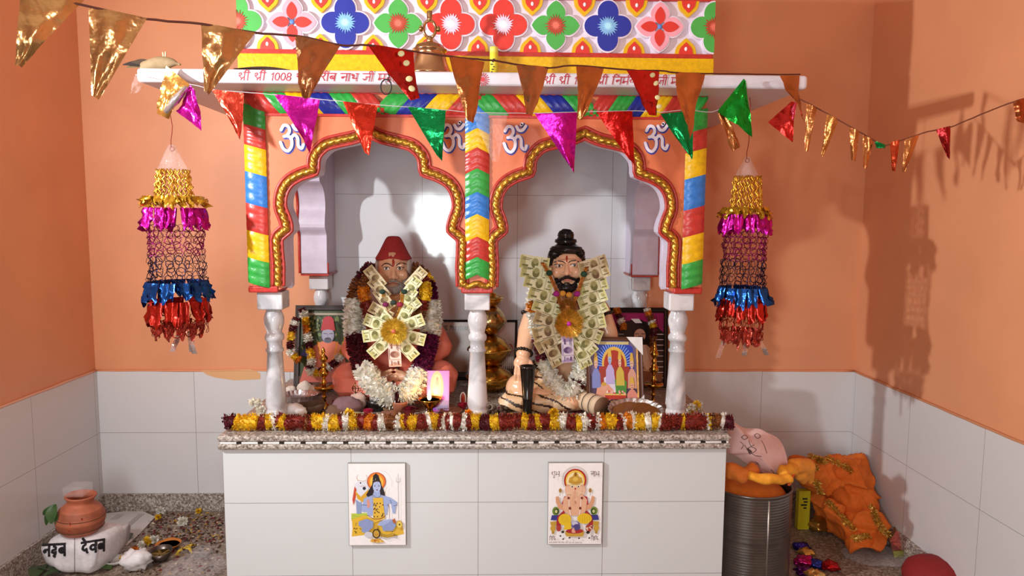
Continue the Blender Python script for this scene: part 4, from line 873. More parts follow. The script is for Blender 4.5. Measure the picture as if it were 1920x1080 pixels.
CP(g, (715, 728, 3.32), 32, (654, 712, 3.19), 32); CP(g, (765, 728, 3.32), 32, (826, 708, 3.19), 33); CP(g, (652, 726, 3.15), 24, (760, 736, 3.10), 18); CP(g, (828, 724, 3.15), 24, (720, 738, 3.09), 18); EL(g, 740, 735, 3.3, 92, 70, 24)
def fold(v, n): return .006*(1-2*abs(math.sin(v.x*16+v.z*58+3*noise.noise(v*5)))**.6)*max(.25, min(1, (1.0-v.z)*4))
o, bvr = blob(g, .006, 'robe', 'satin', s1, lambda c, n: ROBE, fold, 5); clampz(o)
g = MB(); path = cr([Q(735, 690, 3.1), Q(734, 715, 3.05), Q(733, 745, 3.03)], 8)
for p in path[::2]: g.ell(onto(bvr, p, .004), .0085, H('4a2c1c'), 8, 6)
g.build('bead_string', 'gloss', s1)
# garlands over it
def over(bvh, pts, lift, y=2.9): return [onto(bvh, Q(a, b, y), lift) for a, b in pts]
gp = cr([Q(700, 505, 3.33), Q(680, 528, 3.27)]+[Q(a, b, y_) for a, b, y_ in ((668, 560, 3.23), (664, 600, 3.22), (668, 640, 3.19), (678, 680, 3.13), (694, 712, 3.05), (722, 738, 3.02), (745, 744, 3.02), (766, 734, 3.03), (784, 705, 3.07), (797, 668, 3.14), (806, 630, 3.2), (808, 590, 3.22), (803, 555, 3.23))]+[Q(795, 528, 3.27), Q(776, 508, 3.33)], 6)
garland('flower_garland', 'thick flower garland with white and maroon bands on the statue in the red cap', gp, .046, [(CM, 40), (CBR, 35), (CW, 62), (CM, 62), (CW, 88), (CM, 16), (CW, 76), (CPU, 66), (CW, 62), (CPU, 38), (CY, 20), (CBR, 25)], L=.02, W=.007, dens=3400, part='flower_band')
gp = cr([Q(690, 520, 3.2), Q(682, 545, 3.14), Q(690, 580, 3.12), Q(700, 612, 3.1)], 6); garland('flower_garland', 'rust marigold garland on the shoulder beside the left row of banknotes', gp, .026, [(CBR, 30), (CO, 25), (CR, 30), (CBR, 20)], L=.015, W=.005, dens=3800)
gp = cr([Q(790, 520, 3.2), Q(798, 545, 3.13), Q(790, 580, 3.12), Q(776, 615, 3.1)], 6); garland('flower_garland', 'yellow and rust marigold garland on the shoulder beside the right row of banknotes', gp, .026, [(CR, 25), (CY, 35), (CR, 20), (CBR, 25), (CW, 14)], L=.015, W=.005, dens=3800)
# ================================================================== banknotes
def note_mesh(body, dark, brd):
    d = Draw((-.064, 0, -.03), (.128, 0, 0), (0, 0, .06), (0, -1, 0), .00012); g = d.mb
    bend = lambda u: .006*math.sin(u*PI)
    d.rect(0, 0, 1, 1, brd); d.rect(.015, .03, .985, .97, body); d.rect(.04, .1, .2, .9, tuple(x*.8 for x in H(body))); d.ell(.52, .5, .13, .36, tuple(x*.78 for x in H(body))); d.ell(.52, .42, .11, .28, dark); d.ell(.53, .62, .075, .2, tuple(x*.6 for x in H(body))); d.rect(.72, .12, .73, .92, dark)
    d.rect(.08, .76, .4, .8, dark); d.rect(.08, .66, .34, .7, dark); d.rect(.1, .2, .3, .32, dark); d.rect(.78, .7, .93, .82, dark); d.rect(.76, .2, .94, .26, dark); d.rect(.3, .05, .72, .09, dark); d.ell(.86, .48, .05, .13, tuple(x*.7 for x in H(body)))
    g.grid(lambda u, v: Vector((-.064+.128*u, .0012, -.03+.06*v)), 4, 2, H(brd))
    vs = g.V
    for v in vs: v.y += -.006*math.cos(v.x/.064*PI/2)
    me_o = g.build('banknote', 'paper', None, (0, 0, 0)); return me_o
def note_garland(name, label, loc, items, protos, bvh, lift=0):
    t = thing(name, label, 'banknote garland', loc)
    for i, (px, py, y, ang, sc, kind) in enumerate(items):
        o = protos[kind].copy(); COL.objects.link(o); o.parent = t; p = Q(px, py, y)
        o.location = p-Vector(loc); o.scale = (sc, sc, sc); o.rotation_euler = (R.uniform(-.1, .1)-.1, -math.radians(ang), R.uniform(-.12, .12))
        ORG[o.name] = Vector(loc)
        if kind == 'v': o['label'] = 'lilac banknote'
    return t
NP = {'g': note_mesh('cfcb84', '74733f', 'e8e6bc'), 'b': note_mesh('bfa772', '6e5836', 'dccfa8'), 'v': note_mesh('b49ac4', '5a4470', 'dcd0e0'), 'o': note_mesh('d8a890', '8a5a48', 'eed8cc')}
it = []
for i, (x, y_, a, kd) in enumerate(((703, 520, -52, 'b'), (711, 541, -50, 'b'), (720, 561, -54, 'b'), (714, 585, -30, 'b'), (722, 596, -46, 'g'))): it.append((x, y_, 3.10-.004*i, a, .82, kd))
for i, (x, y_, a, kd) in enumerate(((780, 522, 48, 'b'), (771, 540, 52, 'g'), (764, 560, 56, 'g'), (768, 577, 40, 'g'), (758, 592, 62, 'g'))): it.append((x, y_, 3.10-.004*i, a, .82, kd))
for i, (a, kd) in enumerate(((158, 'g'), (22, 'g'), (188, 'g'), (-14, 'g'), (222, 'g'), (-48, 'g'), (-88, 'o'))):
    c, s_ = math.cos(math.radians(a)), math.sin(math.radians(a)); it.append((739+c*35, 622-s_*41, 3.065-.003*i, a, .9, kd))
ng = note_garland('banknote_garland', 'garland of yellow-green banknotes with a gold tinsel rosette on the red-capped statue', Q(739, 690, 3.06), it, NP, None)
def rosette(par, px, py, y, r, n, col, core):
    g = MB(); c = Q(px, py, y); g.ell(c+Vector((0, .006, 0)), (r*.8, .012, r*.8), col, 18, 8)
    for i in range(n):
        a = R.uniform(0, 2*PI); rr = r*math.sqrt(R.random()); d = Vector((math.cos(a), -R.uniform(.3, 1.2), math.sin(a))).normalized(); p = c+Vector((math.cos(a)*rr*.8, -.004, math.sin(a)*rr*.8)); s = d.cross(Vector((0, 1, .3))).normalized()*.0016
        g.add([p-s, p+s, p+d*R.uniform(.012, .026)], [(0, 1, 2)], vary(col, .35))
    g.build('tinsel_rosette', 'tinsel', par)
    if core: g = MB(); g.ell(c+Vector((0, -.02, 0)), (.010, .008, .010), core, 12, 8); g.build('rosette_bead', 'rose', par)
rosette(ng, 739, 620, 3.02, .058, 1800, H('f2cc4a'), H('c86a50'))
def cords(par, pts_l, n, col, y, sp=.004):
    for j in range(n):
        g = MB(); g.tube(cr([Q(a+j*2.4, b, y) for a, b in pts_l], 5), .0028, vary(col, .2), 6); g.build('gold_cord', 'gold', par)
cords(ng, [(716, 545), (719, 570), (728, 600)], 3, H('b8863a'), 3.09); cords(ng, [(752, 545), (750, 570), (741, 600)], 3, H('b8863a'), 3.09)
for x, y_, c in ((717, 547, H('203a2c')), (758, 547, H('203a2c')), (723, 571, H('7a1a50')), (750, 571, H('a02040')), (738, 567, H('2a3a30'))):
    g = MB(); g.ell(Q(x, y_, 3.075), (.014, .010, .011), c, 12, 8); g.build('pompom', 'cloth', ng)
# ================================================================== seated statue with black beard
k = K(3.15); SK2 = H('f0bc96')
s2 = thing('seated_statue', 'painted seated ascetic statue with black topknot and beard under the right arch', 'statue', (Q(1063, 760, 3.15).x, 3.15, PT))
g = MB(); yh = 3.14
EL(g, 1063, 500, yh, 29, 35, 42); EL(g, 1063, 527, yh-.01, 23, 28, 22); CP(g, (1062.5, 497, yh-.088), 3.2, (1062.5, 512, yh-.102), 5.2); EL(g, 1056, 513.5, yh-.09, 3.8, 4, 3.2); EL(g, 1069, 513.5, yh-.09, 3.8, 4, 3.2)
CP(g, (1047, 491, yh-.08), 4, (1079, 490, yh-.08), 4); EL(g, 1045, 511, yh-.062, 10, 7, 10); EL(g, 1081, 511, yh-.062, 10, 7, 10); EL(g, 1048, 498.5, yh-.08, 6, 4, 3.6); EL(g, 1077, 497.5, yh-.08, 6, 4, 3.6); EL(g, 1064, 525, yh-.08, 9, 5, 3.6)
for x in (1032, 1094): EL(g, x, 506, yh+.01, 4.5, 7, 11)
CP(g, (1063, 540, yh+.03), 21, (1063, 578, 3.19), 25); EL(g, 1063, 640, 3.22, 56, 44, 92); CP(g, (1016, 580, 3.21), 24, (1112, 580, 3.21), 24); EL(g, 1063, 600, 3.19, 48, 40, 40)
CP(g, (1006, 582, 3.2), 22, (990, 622, 3.17), 19); CP(g, (990, 622, 3.17), 19, (981, 664, 3.1), 13.5); CP(g, (1122, 582, 3.2), 22, (1140, 626, 3.17), 19); CP(g, (1140, 626, 3.17), 18, (1150, 672, 3.1), 14)
for sx, x0, wy in ((1, 981, 3.1), (-1, 1150, 3.1)):           # hand over each knee
    EL(g, x0-sx*2, 681, wy-.015, 16, 10, 15)
    for f in range(4): CP(g, (x0+sx*(-13+f*7.2), 688, wy-.03), 3.5, (x0+sx*(-15+f*7.6), 702, wy-.045), 3.2); CP(g, (x0+sx*(-15+f*7.6), 702, wy-.045), 3.2, (x0+sx*(-15+f*7.3), 711+(3 if f in (1, 2) else 0), wy-.035), 2.7)
    CP(g, (x0+sx*13, 678, wy-.02), 4.2, (x0+sx*21, 694, wy-.04), 3.4)
CP(g, (1040, 735, 3.24), 32, (976, 728, 3.11), 28); CP(g, (1086, 735, 3.24), 32, (1150, 728, 3.11), 28); CP(g, (976, 740, 3.08), 22, (1070, 755, 3.02), 15); CP(g, (1150, 740, 3.08), 22, (1056, 758, 3.03), 15); EL(g, 1063, 740, 3.2, 88, 70, 26)
ob, bv = blob(g, .0042, 'body', 'skin', s2, lambda c, n: SK2, smooth=3); clampz(ob)
FD = 3.055
eye(s2, bv, 1048.3, 498.8, 6.6, 2.6); eye(s2, bv, 1077, 497.6, 6.6, 2.6)
lid('eyebrow', s2, [(1040, 493), (1047, 489.5), (1055, 490.5), (1060.5, 494)], .0024, '140c0a'); lid('eyebrow', s2, [(1065, 493), (1070, 489.5), (1079, 488.5), (1087, 492)], .0024, '140c0a')
lid('forehead_mark', s2, [(1063.5, 480), (1063, 485), (1062.5, 491)], .0045, 'a8321c'); lid('mouth', s2, [(1056, 525.5), (1064.5, 524.2), (1073, 525.5)], .0048, 'c07468')
g = MB(); CP(g, (1063, 519, yh-.093), 3.4, (1047, 526, yh-.07), 2.6); CP(g, (1063, 519, yh-.093), 3.4, (1081, 525, yh-.07), 2.6); EL(g, 1063, 540, yh-.06, 15, 14, 10); CP(g, (1043, 524, yh-.05), 4, (1054, 538, yh-.06), 8); CP(g, (1084, 524, yh-.05), 4, (1073, 538, yh-.06), 8); CP(g, (1063, 542, yh-.06), 10, (1062, 556, yh-.055), 3); EL(g, 1063, 531.5, yh-.078, 6, 4, 2.4)
blob(g, .0035, 'beard', 'black', s2, lambda c, n: H('161214'), lambda v, n: .0016*math.sin(v.x*900), 1)
g = MB(); EL(g, 1062, 486, yh+.035, 36, 38, 32); CP(g, (1036, 488, yh+.0), 9, (1030, 505, yh+.04), 8); CP(g, (1089, 488, yh+.0), 9, (1096, 506, yh+.04), 8); EL(g, 1062, 468, yh-.012, 31, 31, 11); CP(g, (1037, 476, yh-.035), 9, (1088, 475, yh-.035), 9)
EL(g, 1061, 452, yh+.02, 21, 21, 7.5); EL(g, 1061, 441, yh+.02, 15.5, 15.5, 12)
blob(g, .004, 'hair', 'black', s2, lambda c, n: H('0d0a09'), lambda v, n: .0012*math.sin(v.z*620+v.x*60), 2)
g = MB(); CP(g, (958, 752, 3.07), 22, (1000, 754, 3.03), 20); CP(g, (1000, 754, 3.03), 20, (1066, 760, 3.0), 13); CP(g, (1010, 700, 3.16), 30, (1030, 740, 3.12), 32); CP(g, (975, 735, 3.1), 28, (1030, 740, 3.1), 31)
def tiger(c, n):
    q = math.sin(c.z*170+c.x*60+5*noise.noise(c*13)); return H('3a2416') if q > .66 and noise.noise(c*15) > -.35 else (H('e6c8a4') if noise.noise(c*8+Vector((4, 1, 2))) > .12 else H('d8ae80'))
o, _b = blob(g, .006, 'tiger_skin_wrap', 'satin', s2, tiger, lambda v, n: .008*(1-2*abs(math.sin(v.z*34+v.x*15+3*noise.noise(v*6)))**.6), 4); clampz(o); o['label'] = 'beige wrap with dark tiger stripes'
def beads(par, c, ax, r1, r2, n, rb, col, nm):
    g = MB(); a = Vector(ax).normalized(); u = a.cross(Vector((0, 1, 0))).normalized(); v = a.cross(u)
    for i in range(n): t = 2*PI*i/n; g.ell(c+u*(r1*math.cos(t))+v*(r2*math.sin(t)), rb*R.uniform(.85, 1.15), col, 8, 6)
    g.build(nm, 'gloss', par)
beads(s2, Q(1001, 594, 3.187), Q(1006, 582, 3.2)-Q(990, 622, 3.17), .056, .055, 26, .0075, H('1c1614'), 'bead_armlet'); beads(s2, Q(982, 661, 3.105), Q(990, 622, 3.17)-Q(981, 664, 3.1), .037, .037, 18, .0075, H('20160f'), 'bead_bracelet'); beads(s2, Q(1126, 594, 3.187), Q(1122, 582, 3.2)-Q(1140, 626, 3.17), .054, .054, 26, .0075, H('1c1614'), 'bead_armlet')
gp = cr([Q(1018, 512, 3.27), Q(1004, 560, 3.14), Q(1006, 600, 3.11), Q(1014, 640, 3.1), Q(1022, 680, 3.09), Q(1038, 715, 3.05), Q(1058, 735, 3.02), Q(1074, 732, 3.02), Q(1088, 700, 3.06), Q(1098, 650, 3.08), Q(1110, 600, 3.1), Q(1118, 550, 3.14), Q(1108, 512, 3.27)], 6)
garland('flower_garland', 'white flower garland with rose bands hanging to the lap of the bearded statue', gp, .035, [(CM, 22), (CW, 30), (CO, 18), (CW, 50), (CM, 45), (CW, 150), (CM, 6), (CW, 70), (CM, 60), (CBR, 30), (CM, 30)], L=.019, W=.006, dens=3600)
it = []
for i, (x, y_, a, kd) in enumerate(((1002, 493, -8, 'g'), (1004, 511, -9, 'g'), (1010, 531, -14, 'g'), (1018, 554, -16, 'g'), (1026, 577, -18, 'g'), (1028, 600, -16, 'b'), (1026, 622, 14, 'b'), (1030, 640, 30, 'b'), (1036, 661, -64, 'b'))): it.append((x, y_, 3.055-.004*i, a, 1.0, kd))
for i, (x, y_, a, kd) in enumerate(((1112, 497, 18, 'b'), (1115, 514, 22, 'b'), (1112, 536, 16, 'g'), (1110, 559, 20, 'g'), (1112, 582, 26, 'g'), (1108, 606, 12, 'g'), (1103, 624, -22, 'g'), (1096, 643, -48, 'g'), (1090, 664, -66, 'g'))): it.append((x, y_, 3.055-.004*i, a, 1.0, kd))
it.append((1064, 655, 3.0, -88, .9, 'v'))
ng = note_garland('banknote_garland', 'broad fan garland of banknotes with a gold rosette on the bearded statue', Q(1064, 680, 3.02), it, NP, None)
for p in NP.values(): bpy.data.objects.remove(p)
rosette(ng, 1066, 606, 2.985, .062, 2000, H('e2aa3c'), H('b8209a')); rosette(ng, 1064, 575, 3.0, .034, 600, H('b87a34'), None)
cords(ng, [(1014, 492), (1026, 512), (1038, 538), (1052, 578)], 3, H('a8682c'), 3.02); cords(ng, [(1098, 500), (1090, 520), (1082, 545), (1068, 580)], 3, H('a8682c'), 3.02)
for x, y_, c in ((1030, 512, H('143c24')), (1095, 514, H('143c24')), (1043, 551, H('a01c80')), (1082, 551, H('a01c80')), (1055, 550, H('d09030')), (1067, 553, H('d09030'))):
    g = MB(); g.ell(Q(x, y_, 3.0), (.014, .011, .0125), c, 12, 8); g.build('pompom', 'cloth', ng)
# ================================================================== framed pictures
def frame(name, label, bl, br_, tl, wd, th, cf, fin, paint, back='2a1c14'):
    bl, br_, tl = Vector(bl), Vector(br_), Vector(tl); ux, uz = br_-bl, tl-bl; n = ux.cross(uz).normalized()
    t = thing(name, label, 'framed picture', bl+ux*.5); lu, lv = ux.length, uz.length; u, v = ux/lu, uz/lv
    prof = [(0, 0), (0, th*.8), (wd*.2, th), (wd*.55, th*.8), (wd*.85, th*.9), (wd, th*.5), (wd, 0)]; g = MB(); vs = []
    for cu, cv in ((0, 0), (1, 0), (1, 1), (0, 1)):
        for o_, h in prof: vs.append(bl+u*(cu*lu+(o_ if cu == 0 else -o_))+v*(cv*lv+(o_ if cv == 0 else -o_))+n*h)
    m = len(prof); fs = [(a*m+i, ((a+1) % 4)*m+i, ((a+1) % 4)*m+i+1, a*m+i+1) for a in range(4) for i in range(m-1)]; g.add(vs, fs, cf); g.build('frame', fin, t)
    g = MB(); q = [bl, br_, br_+uz, tl]; g.prism([p-n*.001 for p in q], -n*.006, H(back), H(back)); g.build('backing', 'matte', t)
    d = Draw(bl+u*wd*.9+v*wd*.9+n*th*.3, u*(lu-1.8*wd), v*(lv-1.8*wd), n); paint(d); d.mb.build('picture', 'print', t); return t
def person(d, cx, base, h, robe, skin, hair, hat=None, w_=.12):
    d.poly([(cx-w_, base), (cx-w_*.9, base+h*.45), (cx-w_*.35, base+h*.62), (cx+w_*.35, base+h*.62), (cx+w_*.9, base+h*.45), (cx+w_, base)], robe); d.ell(cx, base+h*.8, w_*.45, h*.16, hair); d.ell(cx, base+h*.77, w_*.36, h*.15, skin)
    d.stroke([(cx-w_*.2, base+h*.79), (cx-w_*.06, base+h*.79)], .002, '2a1a18'); d.stroke([(cx+w_*.06, base+h*.79), (cx+w_*.2, base+h*.79)], .002, '2a1a18'); d.stroke([(cx-w_*.12, base+h*.7), (cx+w_*.12, base+h*.7)], .002, '6a302a')
    if hat: d.poly([(cx-w_*.46, base+h*.87), (cx-w_*.24, base+h*1.13), (cx+w_*.24, base+h*1.13), (cx+w_*.46, base+h*.87)], hat)
def pic_left(d):
    d.rect(0, 0, 1, 1, '3c4a2e')
    for _ in range(150): d.ell(R.random()*.9+.05, R.uniform(.42, .95), R.uniform(.015, .05), R.uniform(.01, .03), R.choice(['55663a', '6f7f4c', '2a3420', '8a8a58', '46582f']), 8, R.uniform(0, 3))
    d.rect(.02, .93, .98, .96, 'a89c88'); d.rect(0, 0, 1, .12, '5a3c34'); d.poly([(.02, .04), (.1, .24), (.5, .3), (.9, .24), (.98, .04)], 'c46a5c'); d.poly([(.18, .2), (.24, .5), (.42, .58), (.68, .58), (.86, .5), (.9, .2)], 'd8785c'); d.stroke([(.36, .56), (.42, .36), (.52, .28)], .012, 'e08a3a'); d.stroke([(.72, .56), (.68, .36), (.58, .28)], .012, 'e08a3a')
    d.ell(.54, .66, .13, .105, '6a6878'); d.ell(.54, .665, .115, .1, 'a09cae'); d.ell(.54, .6, .07, .035, '5c5864'); d.poly([(.4, .72), (.44, .88), (.49, .915), (.59, .915), (.64, .88), (.68, .72), (.54, .74)], 'b0383c')
    d.stroke([(.46, .685), (.52, .68)], .003, '2c2630'); d.stroke([(.57, .68), (.63, .685)], .003, '2c2630'); d.stroke([(.545, .68), (.54, .645)], .003, '7c7688'); d.stroke([(.5, .615), (.58, .615)], .003, '3c3440'); d.poly([(.02, .4), (.1, .48), (.22, .42), (.2, .36)], '4a5698'); d.ell(.3, .2, .08, .045, 'd8c4c0')
bl_, br2 = atz(551, 742, PT), None
yb_ = 3.4; a = Q(551, 700, yb_); b_ = Q(668, 700, yb_); e = Q(556, 573, 3.5)
frame('framed_picture', 'carved dark frame with a portrait in a red cap behind the left pillar', (a.x, yb_, PT+.004), (b_.x, yb_, PT+.004), (e.x, 3.5, e.z), .026, .022, H('4a4644'), 'relief', pic_left)
gp = cr([Q(566, 578, 3.44), Q(572, 598, 3.43), Q(575, 622, 3.42), Q(580, 650, 3.40), Q(584, 678, 3.38), Q(580, 694, 3.36), Q(592, 700, 3.36), Q(612, 690, 3.37), Q(632, 676, 3.38), Q(648, 650, 3.39), Q(654, 620, 3.41), Q(656, 590, 3.43)], 6)
garland('flower_garland', 'thin marigold garland hanging across the carved picture frame', gp, .013, [(CM, 8), (CW, 12), (CY, 14), (CO, 14), (CW, 14), (CM, 10), (CY, 14), (CW, 16), (CM, 10), (CW, 20), (CY, 14), (CM, 12), (CW, 10), (CM, 16), (CW, 10), (CY, 34), (CW, 10), (CY, 14)], L=.013, W=.0045, dens=9000)
gp = cr([Q(556, 596, 3.38), Q(550, 612, 3.37), Q(546, 634, 3.36), Q(544, 655, 3.36), Q(552, 668, 3.36), Q(562, 676, 3.36)], 6)
garland('flower_garland', 'short flower garland end hanging outside the left edge of the carved frame', gp, .013, [(CM, 6), (CW, 10), (CM, 10), (CY, 12), (CM, 14), (CW, 14), (CY, 14), (CO, 8)], L=.013, W=.0045, dens=9000)
def pic_back(d):
    d.rect(0, 0, 1, 1, 'b89a88'); d.poly([(0, .35), (.4, .5), (.7, .42), (1, .55), (1, 0), (0, 0)], '9a7a68'); d.ell(.18, .5, .3, .34, 'a88670'); d.poly([(.62, .95), (.75, .99), (1, .99), (1, .5), (.7, .45)], 'd8c0b8'); d.ell(.93, .52, .05, .09, 'a8443c'); d.ell(.8, .6, .04, .06, 'd0a060')
    d.rect(.7, .1, .99, .2, '6a5a54'); d.rect(.66, .2, .99, .36, 'c8bcb4')
    for i in range(12): d.rect(.68+i*.026, .16, .692+i*.026, .38, 'efe8e4')
    d.rect(0, 0, 1, .1, '3c302c'); A = d.uz.length/d.ux.length
    x = .03
    for l in OM: d.stroke([(x+p*.055, .84+q_*.09) for p, q_ in l], .0028, '3a2420', 3)
    write(d, ['shi', 'va', ' ', 'go', 'ra', 'kha'], .11, .84, .075, .0026, '3a2420', .05, .8*A*1.05); d.stroke([(.38, .3), (.42, .3)], .004, '6a4a40'); d.stroke([(.42, .35), (.42, .18)], .004, '6a4a40')
a = Q(822, 700, 3.64); b_ = Q(968, 700, 3.64); e = Q(824, 600, 3.665)
frame('framed_picture', 'black-framed landscape print with dark lettering leaning on the tiles between the statues', (a.x, 3.63, PT+.004), (b_.x, 3.63, PT+.004), (e.x, 3.672, e.z), .012, .012, H('17120f'), 'black', pic_back)
def pic_right(d):
    d.rect(0, 0, 1, 1, '1c1214'); d.poly([(0, .98), (1, .98), (1, .7), (.85, .82), (.5, .9), (.15, .82), (0, .7)], '9a1c5c')
    for i in range(7): d.stroke([(.04+i*.05, .96), (.02+i*.035, .78)], .003, '6a1040'); d.stroke([(.96-i*.05, .96), (.98-i*.035, .78)], .003, '6a1040')
    for i in range(9): d.rect(.8, .68-.075*i, .99, .69-.075*i, 'd8d0cc'); d.rect(.02, .68-.075*i, .3, .69-.075*i, 'b8b0ac')
    d.poly([(.3, .0), (.34, .42), (.5, .54), (.7, .54), (.86, .42), (.9, 0)], 'c9a184'); d.poly([(.52, .54), (.7, .2), (.78, .2), (.68, .54)], 'e4c8b0'); d.stroke([(.5, .5), (.66, .2)], .003, '4a2c1c'); d.ell(.58, .7, .13, .12, '141010'); d.ell(.58, .84, .06, .05, '141010'); d.ell(.58, .67, .1, .09, 'd0a088'); d.ell(.58, .59, .08, .07, '141010')
    d.stroke([(.5, .69), (.56, .69)], .003, '1a1210'); d.stroke([(.61, .69), (.67, .69)], .003, '1a1210'); d.stroke([(.53, .62), (.63, .62)], .002, 'a86a58'); d.poly([(.42, .9), (.5, .84), (.62, .84), (.56, .9)], 'e8e4e0'); d.poly([(.1, .1), (.3, .02), (.95, .02), (.99, .14), (.5, .2)], '7a4a30')
a = Q(1128, 700, 3.44); b_ = Q(1252, 700, 3.44); e = Q(1130, 577, 3.53)
frame('framed_picture', 'large black-framed portrait of a bearded man under a magenta curtain behind the right pillar', (a.x, 3.44, PT+.004), (b_.x, 3.44, PT+.004), (e.x, 3.53, e.z), .022, .02, H('140f0e'), 'black', pic_right)
gp = cr([Q(1212, 578, 3.45), Q(1217, 590, 3.44), Q(1223, 605, 3.43), Q(1226, 620, 3.42), Q(1224, 640, 3.41), Q(1226, 662, 3.4)], 5); garland('flower_garland', 'withered flower garland hanging down the right side of the black frame', gp, .012, [(CW, 8), (CO, 10), (CBR, 10), (CW, 5), (CY, 10), (CM, 14), (CBR, 14), (CO, 10)], L=.012, W=.005, dens=6000)
gp = cr([Q(1156, 577, 3.47), Q(1160, 592, 3.46), Q(1166, 605, 3.45), Q(1170, 618, 3.44)], 5); garland('flower_garland', 'withered flower garland at the top of the black frame beside the bearded statue', gp, .012, [(CO, 10), (CM, 8), (CW, 10), (CO, 12)], L=.012, W=.005, dens=6000)
def pic_ram(d):
    d.rect(0, 0, 1, 1, '4a3c58'); d.ell(.1, .75, .16, .3, '6a5a78'); d.ell(.92, .78, .14, .28, '6a5a78'); d.poly([(.12, .55), (.14, .9), (.3, 1), (.7, 1), (.88, .9), (.9, .55)], '2440a8')
    for i in range(24):
        g_ = PI*i/23; d.stroke([(.5+.16*math.cos(g_), .62+.16*math.sin(g_)), (.5+.38*math.cos(g_), .64+.34*math.sin(g_))], .003, '86b4f0')
    d.ell(.5, .66, .25, .25, 'd8b050'); d.ell(.5, .65, .21, .21, 'a83428'); d.rect(.2, .94, .8, .985, 'c8b880'); d.poly([(.12, .3), (.2, .62), (.8, .62), (.88, .3)], '9c3a30')
    person(d, .13, .3, .46, '7a86c0', 'd8b09c', 'c8a040', 'd0a848', .09); person(d, .85, .3, .46, 'd09a88', 'd8b09c', 'c8a040', 'd0a848', .09)
    d.poly([(.3, .25), (.28, .45), (.4, .5), (.5, .48), (.52, .25)], 'd8cfe0'); person(d, .41, .36, .46, 'b8a8d8', '9fb4d8', 'c8a040', 'd8b04c', .09); d.poly([(.52, .22), (.5, .42), (.62, .46), (.74, .4), (.72, .2)], '4a8a3c'); person(d, .61, .34, .44, 'c8b04a', 'e4bc9c', '2a1c18', 'd8b04c', .085)
    d.poly([(.1, .14), (.14, .3), (.36, .36), (.46, .28), (.4, .12)], 'd89a80'); d.ell(.28, .33, .06, .06, 'd8a48c'); d.ell(.28, .36, .05, .03, 'c89c40'); d.rect(.3, .14, .72, .2, 'b83c30'); d.rect(.3, .2, .72, .22, 'e0c060'); [d.ell(R.uniform(.32, .7), .24+R.uniform(-.02, .02), .02, .015, R.choice(['e8e0d8', 'd85040', 'e8b0a8'])) for _ in range(18)]
    person(d, .84, .06, .36, 'd88a7c', 'dca488', 'c8a040', 'd0a848', .11); d.poly([(.7, .04), (.72, .16), (.96, .16), (.98, .04)], 'e4d8cc'); d.rect(.04, .02, .96, .05, '8a5a70'); [d.ell(R.uniform(.3, .72), R.uniform(.06, .12), .025, .018, R.choice(['d8a850', 'c8783c', 'e0c890'])) for _ in range(20)]; d.ell(.2, .1, .08, .06, 'b0605c')
a = Q(1101, 742, 3.0); b_ = Q(1209, 752, 2.98); e = Q(1096, 634, 3.06)
fr_ = frame('framed_picture', 'brown-framed print of many crowned figures with gilt edge and white corner guards', (a.x, 3.0, PT+.005), (b_.x, 2.99, PT+.005), (a.x-.004, 3.07, e.z+.004), .017, .018, H('5a3422'), 'satin', pic_ram)
ux = Vector((b_.x-a.x, -.01, 0)); uz = Vector((-.004, .07, e.z+.004-PT-.005)); o0 = Vector((a.x, 3.0, PT+.005)); n = ux.cross(uz).normalized()
g = MB(); w1 = .021/ux.length; q = [o0+ux*(1-w1-.03)+uz*.06+n*.017, o0+ux*(1-w1)+uz*.06+n*.017, o0+ux*(1-w1)+uz*.94+n*.017, o0+ux*(1-w1-.03)+uz*.94+n*.017]; g.prism(q, -n*.004, H('e8c878'), H('c8a050')); g.build('gilt_strip', 'gold', fr_)
for u0, v0, su, sv in ((1, 0, -1, 1), (1, 1, -1, -1)):
    p = o0+ux*u0+uz*v0; g = MB(); g.prism(([p+n*.022, p+ux*su*.28+n*.022, p+uz*sv*.24+n*.022])[::(1 if su*sv > 0 else -1)], -n*.024, H('e6e2de'), H('d0ccc8')); g.build('corner_guard', 'paper', fr_)
a, b_, e = Q(800, 762, 3.03), Q(842, 762, 3.03), Q(799, 696, 3.05)
g = MB(); q = [Vector((a.x, 3.02, PT+.002)), Vector((b_.x, 3.02, PT+.002)), Vector((b_.x, 3.06, e.z)), Vector((a.x, 3.06, e.z))]; g.prism(q, (0, .008, 0), H('c65ab0'), H('8a3a7a'))
d = Draw(q[0]+Vector((0, -.0003, 0)), q[1]-q[0], q[3]-q[0], (0, -1, .1)); d.rect(.06, .04, .94, .98, 'd862b8'); d.ell(.45, .6, .3, .4, 'e8a060'); d.ell(.45, .6, .2, .32, 'f0c878'); d.poly([(.3, .2), (.36, .6), (.58, .6), (.62, .2)], 'e8cc88'); d.ell(.46, .7, .08, .07, 'c89058'); d.ell(.46, .8, .06, .05, 'b87838'); d.ell(.4, .52, .03, .02, '8a5a30'); d.rect(.06, .04, .94, .16, 'b068d8'); [d.stroke([(.4+i*.1, .05), (.42+i*.1, .14)], .0016, '5a2a78') for i in range(6)]
base = len(g.V); g.V += d.mb.V; g.F += [[i+base for i in f] for f in d.mb.F]; g.C += d.mb.C; g.S += d.mb.S
tag(g.build('devotional_card', 'print'), 'small pink and yellow printed card standing beside the lit oil lamp', 'card')
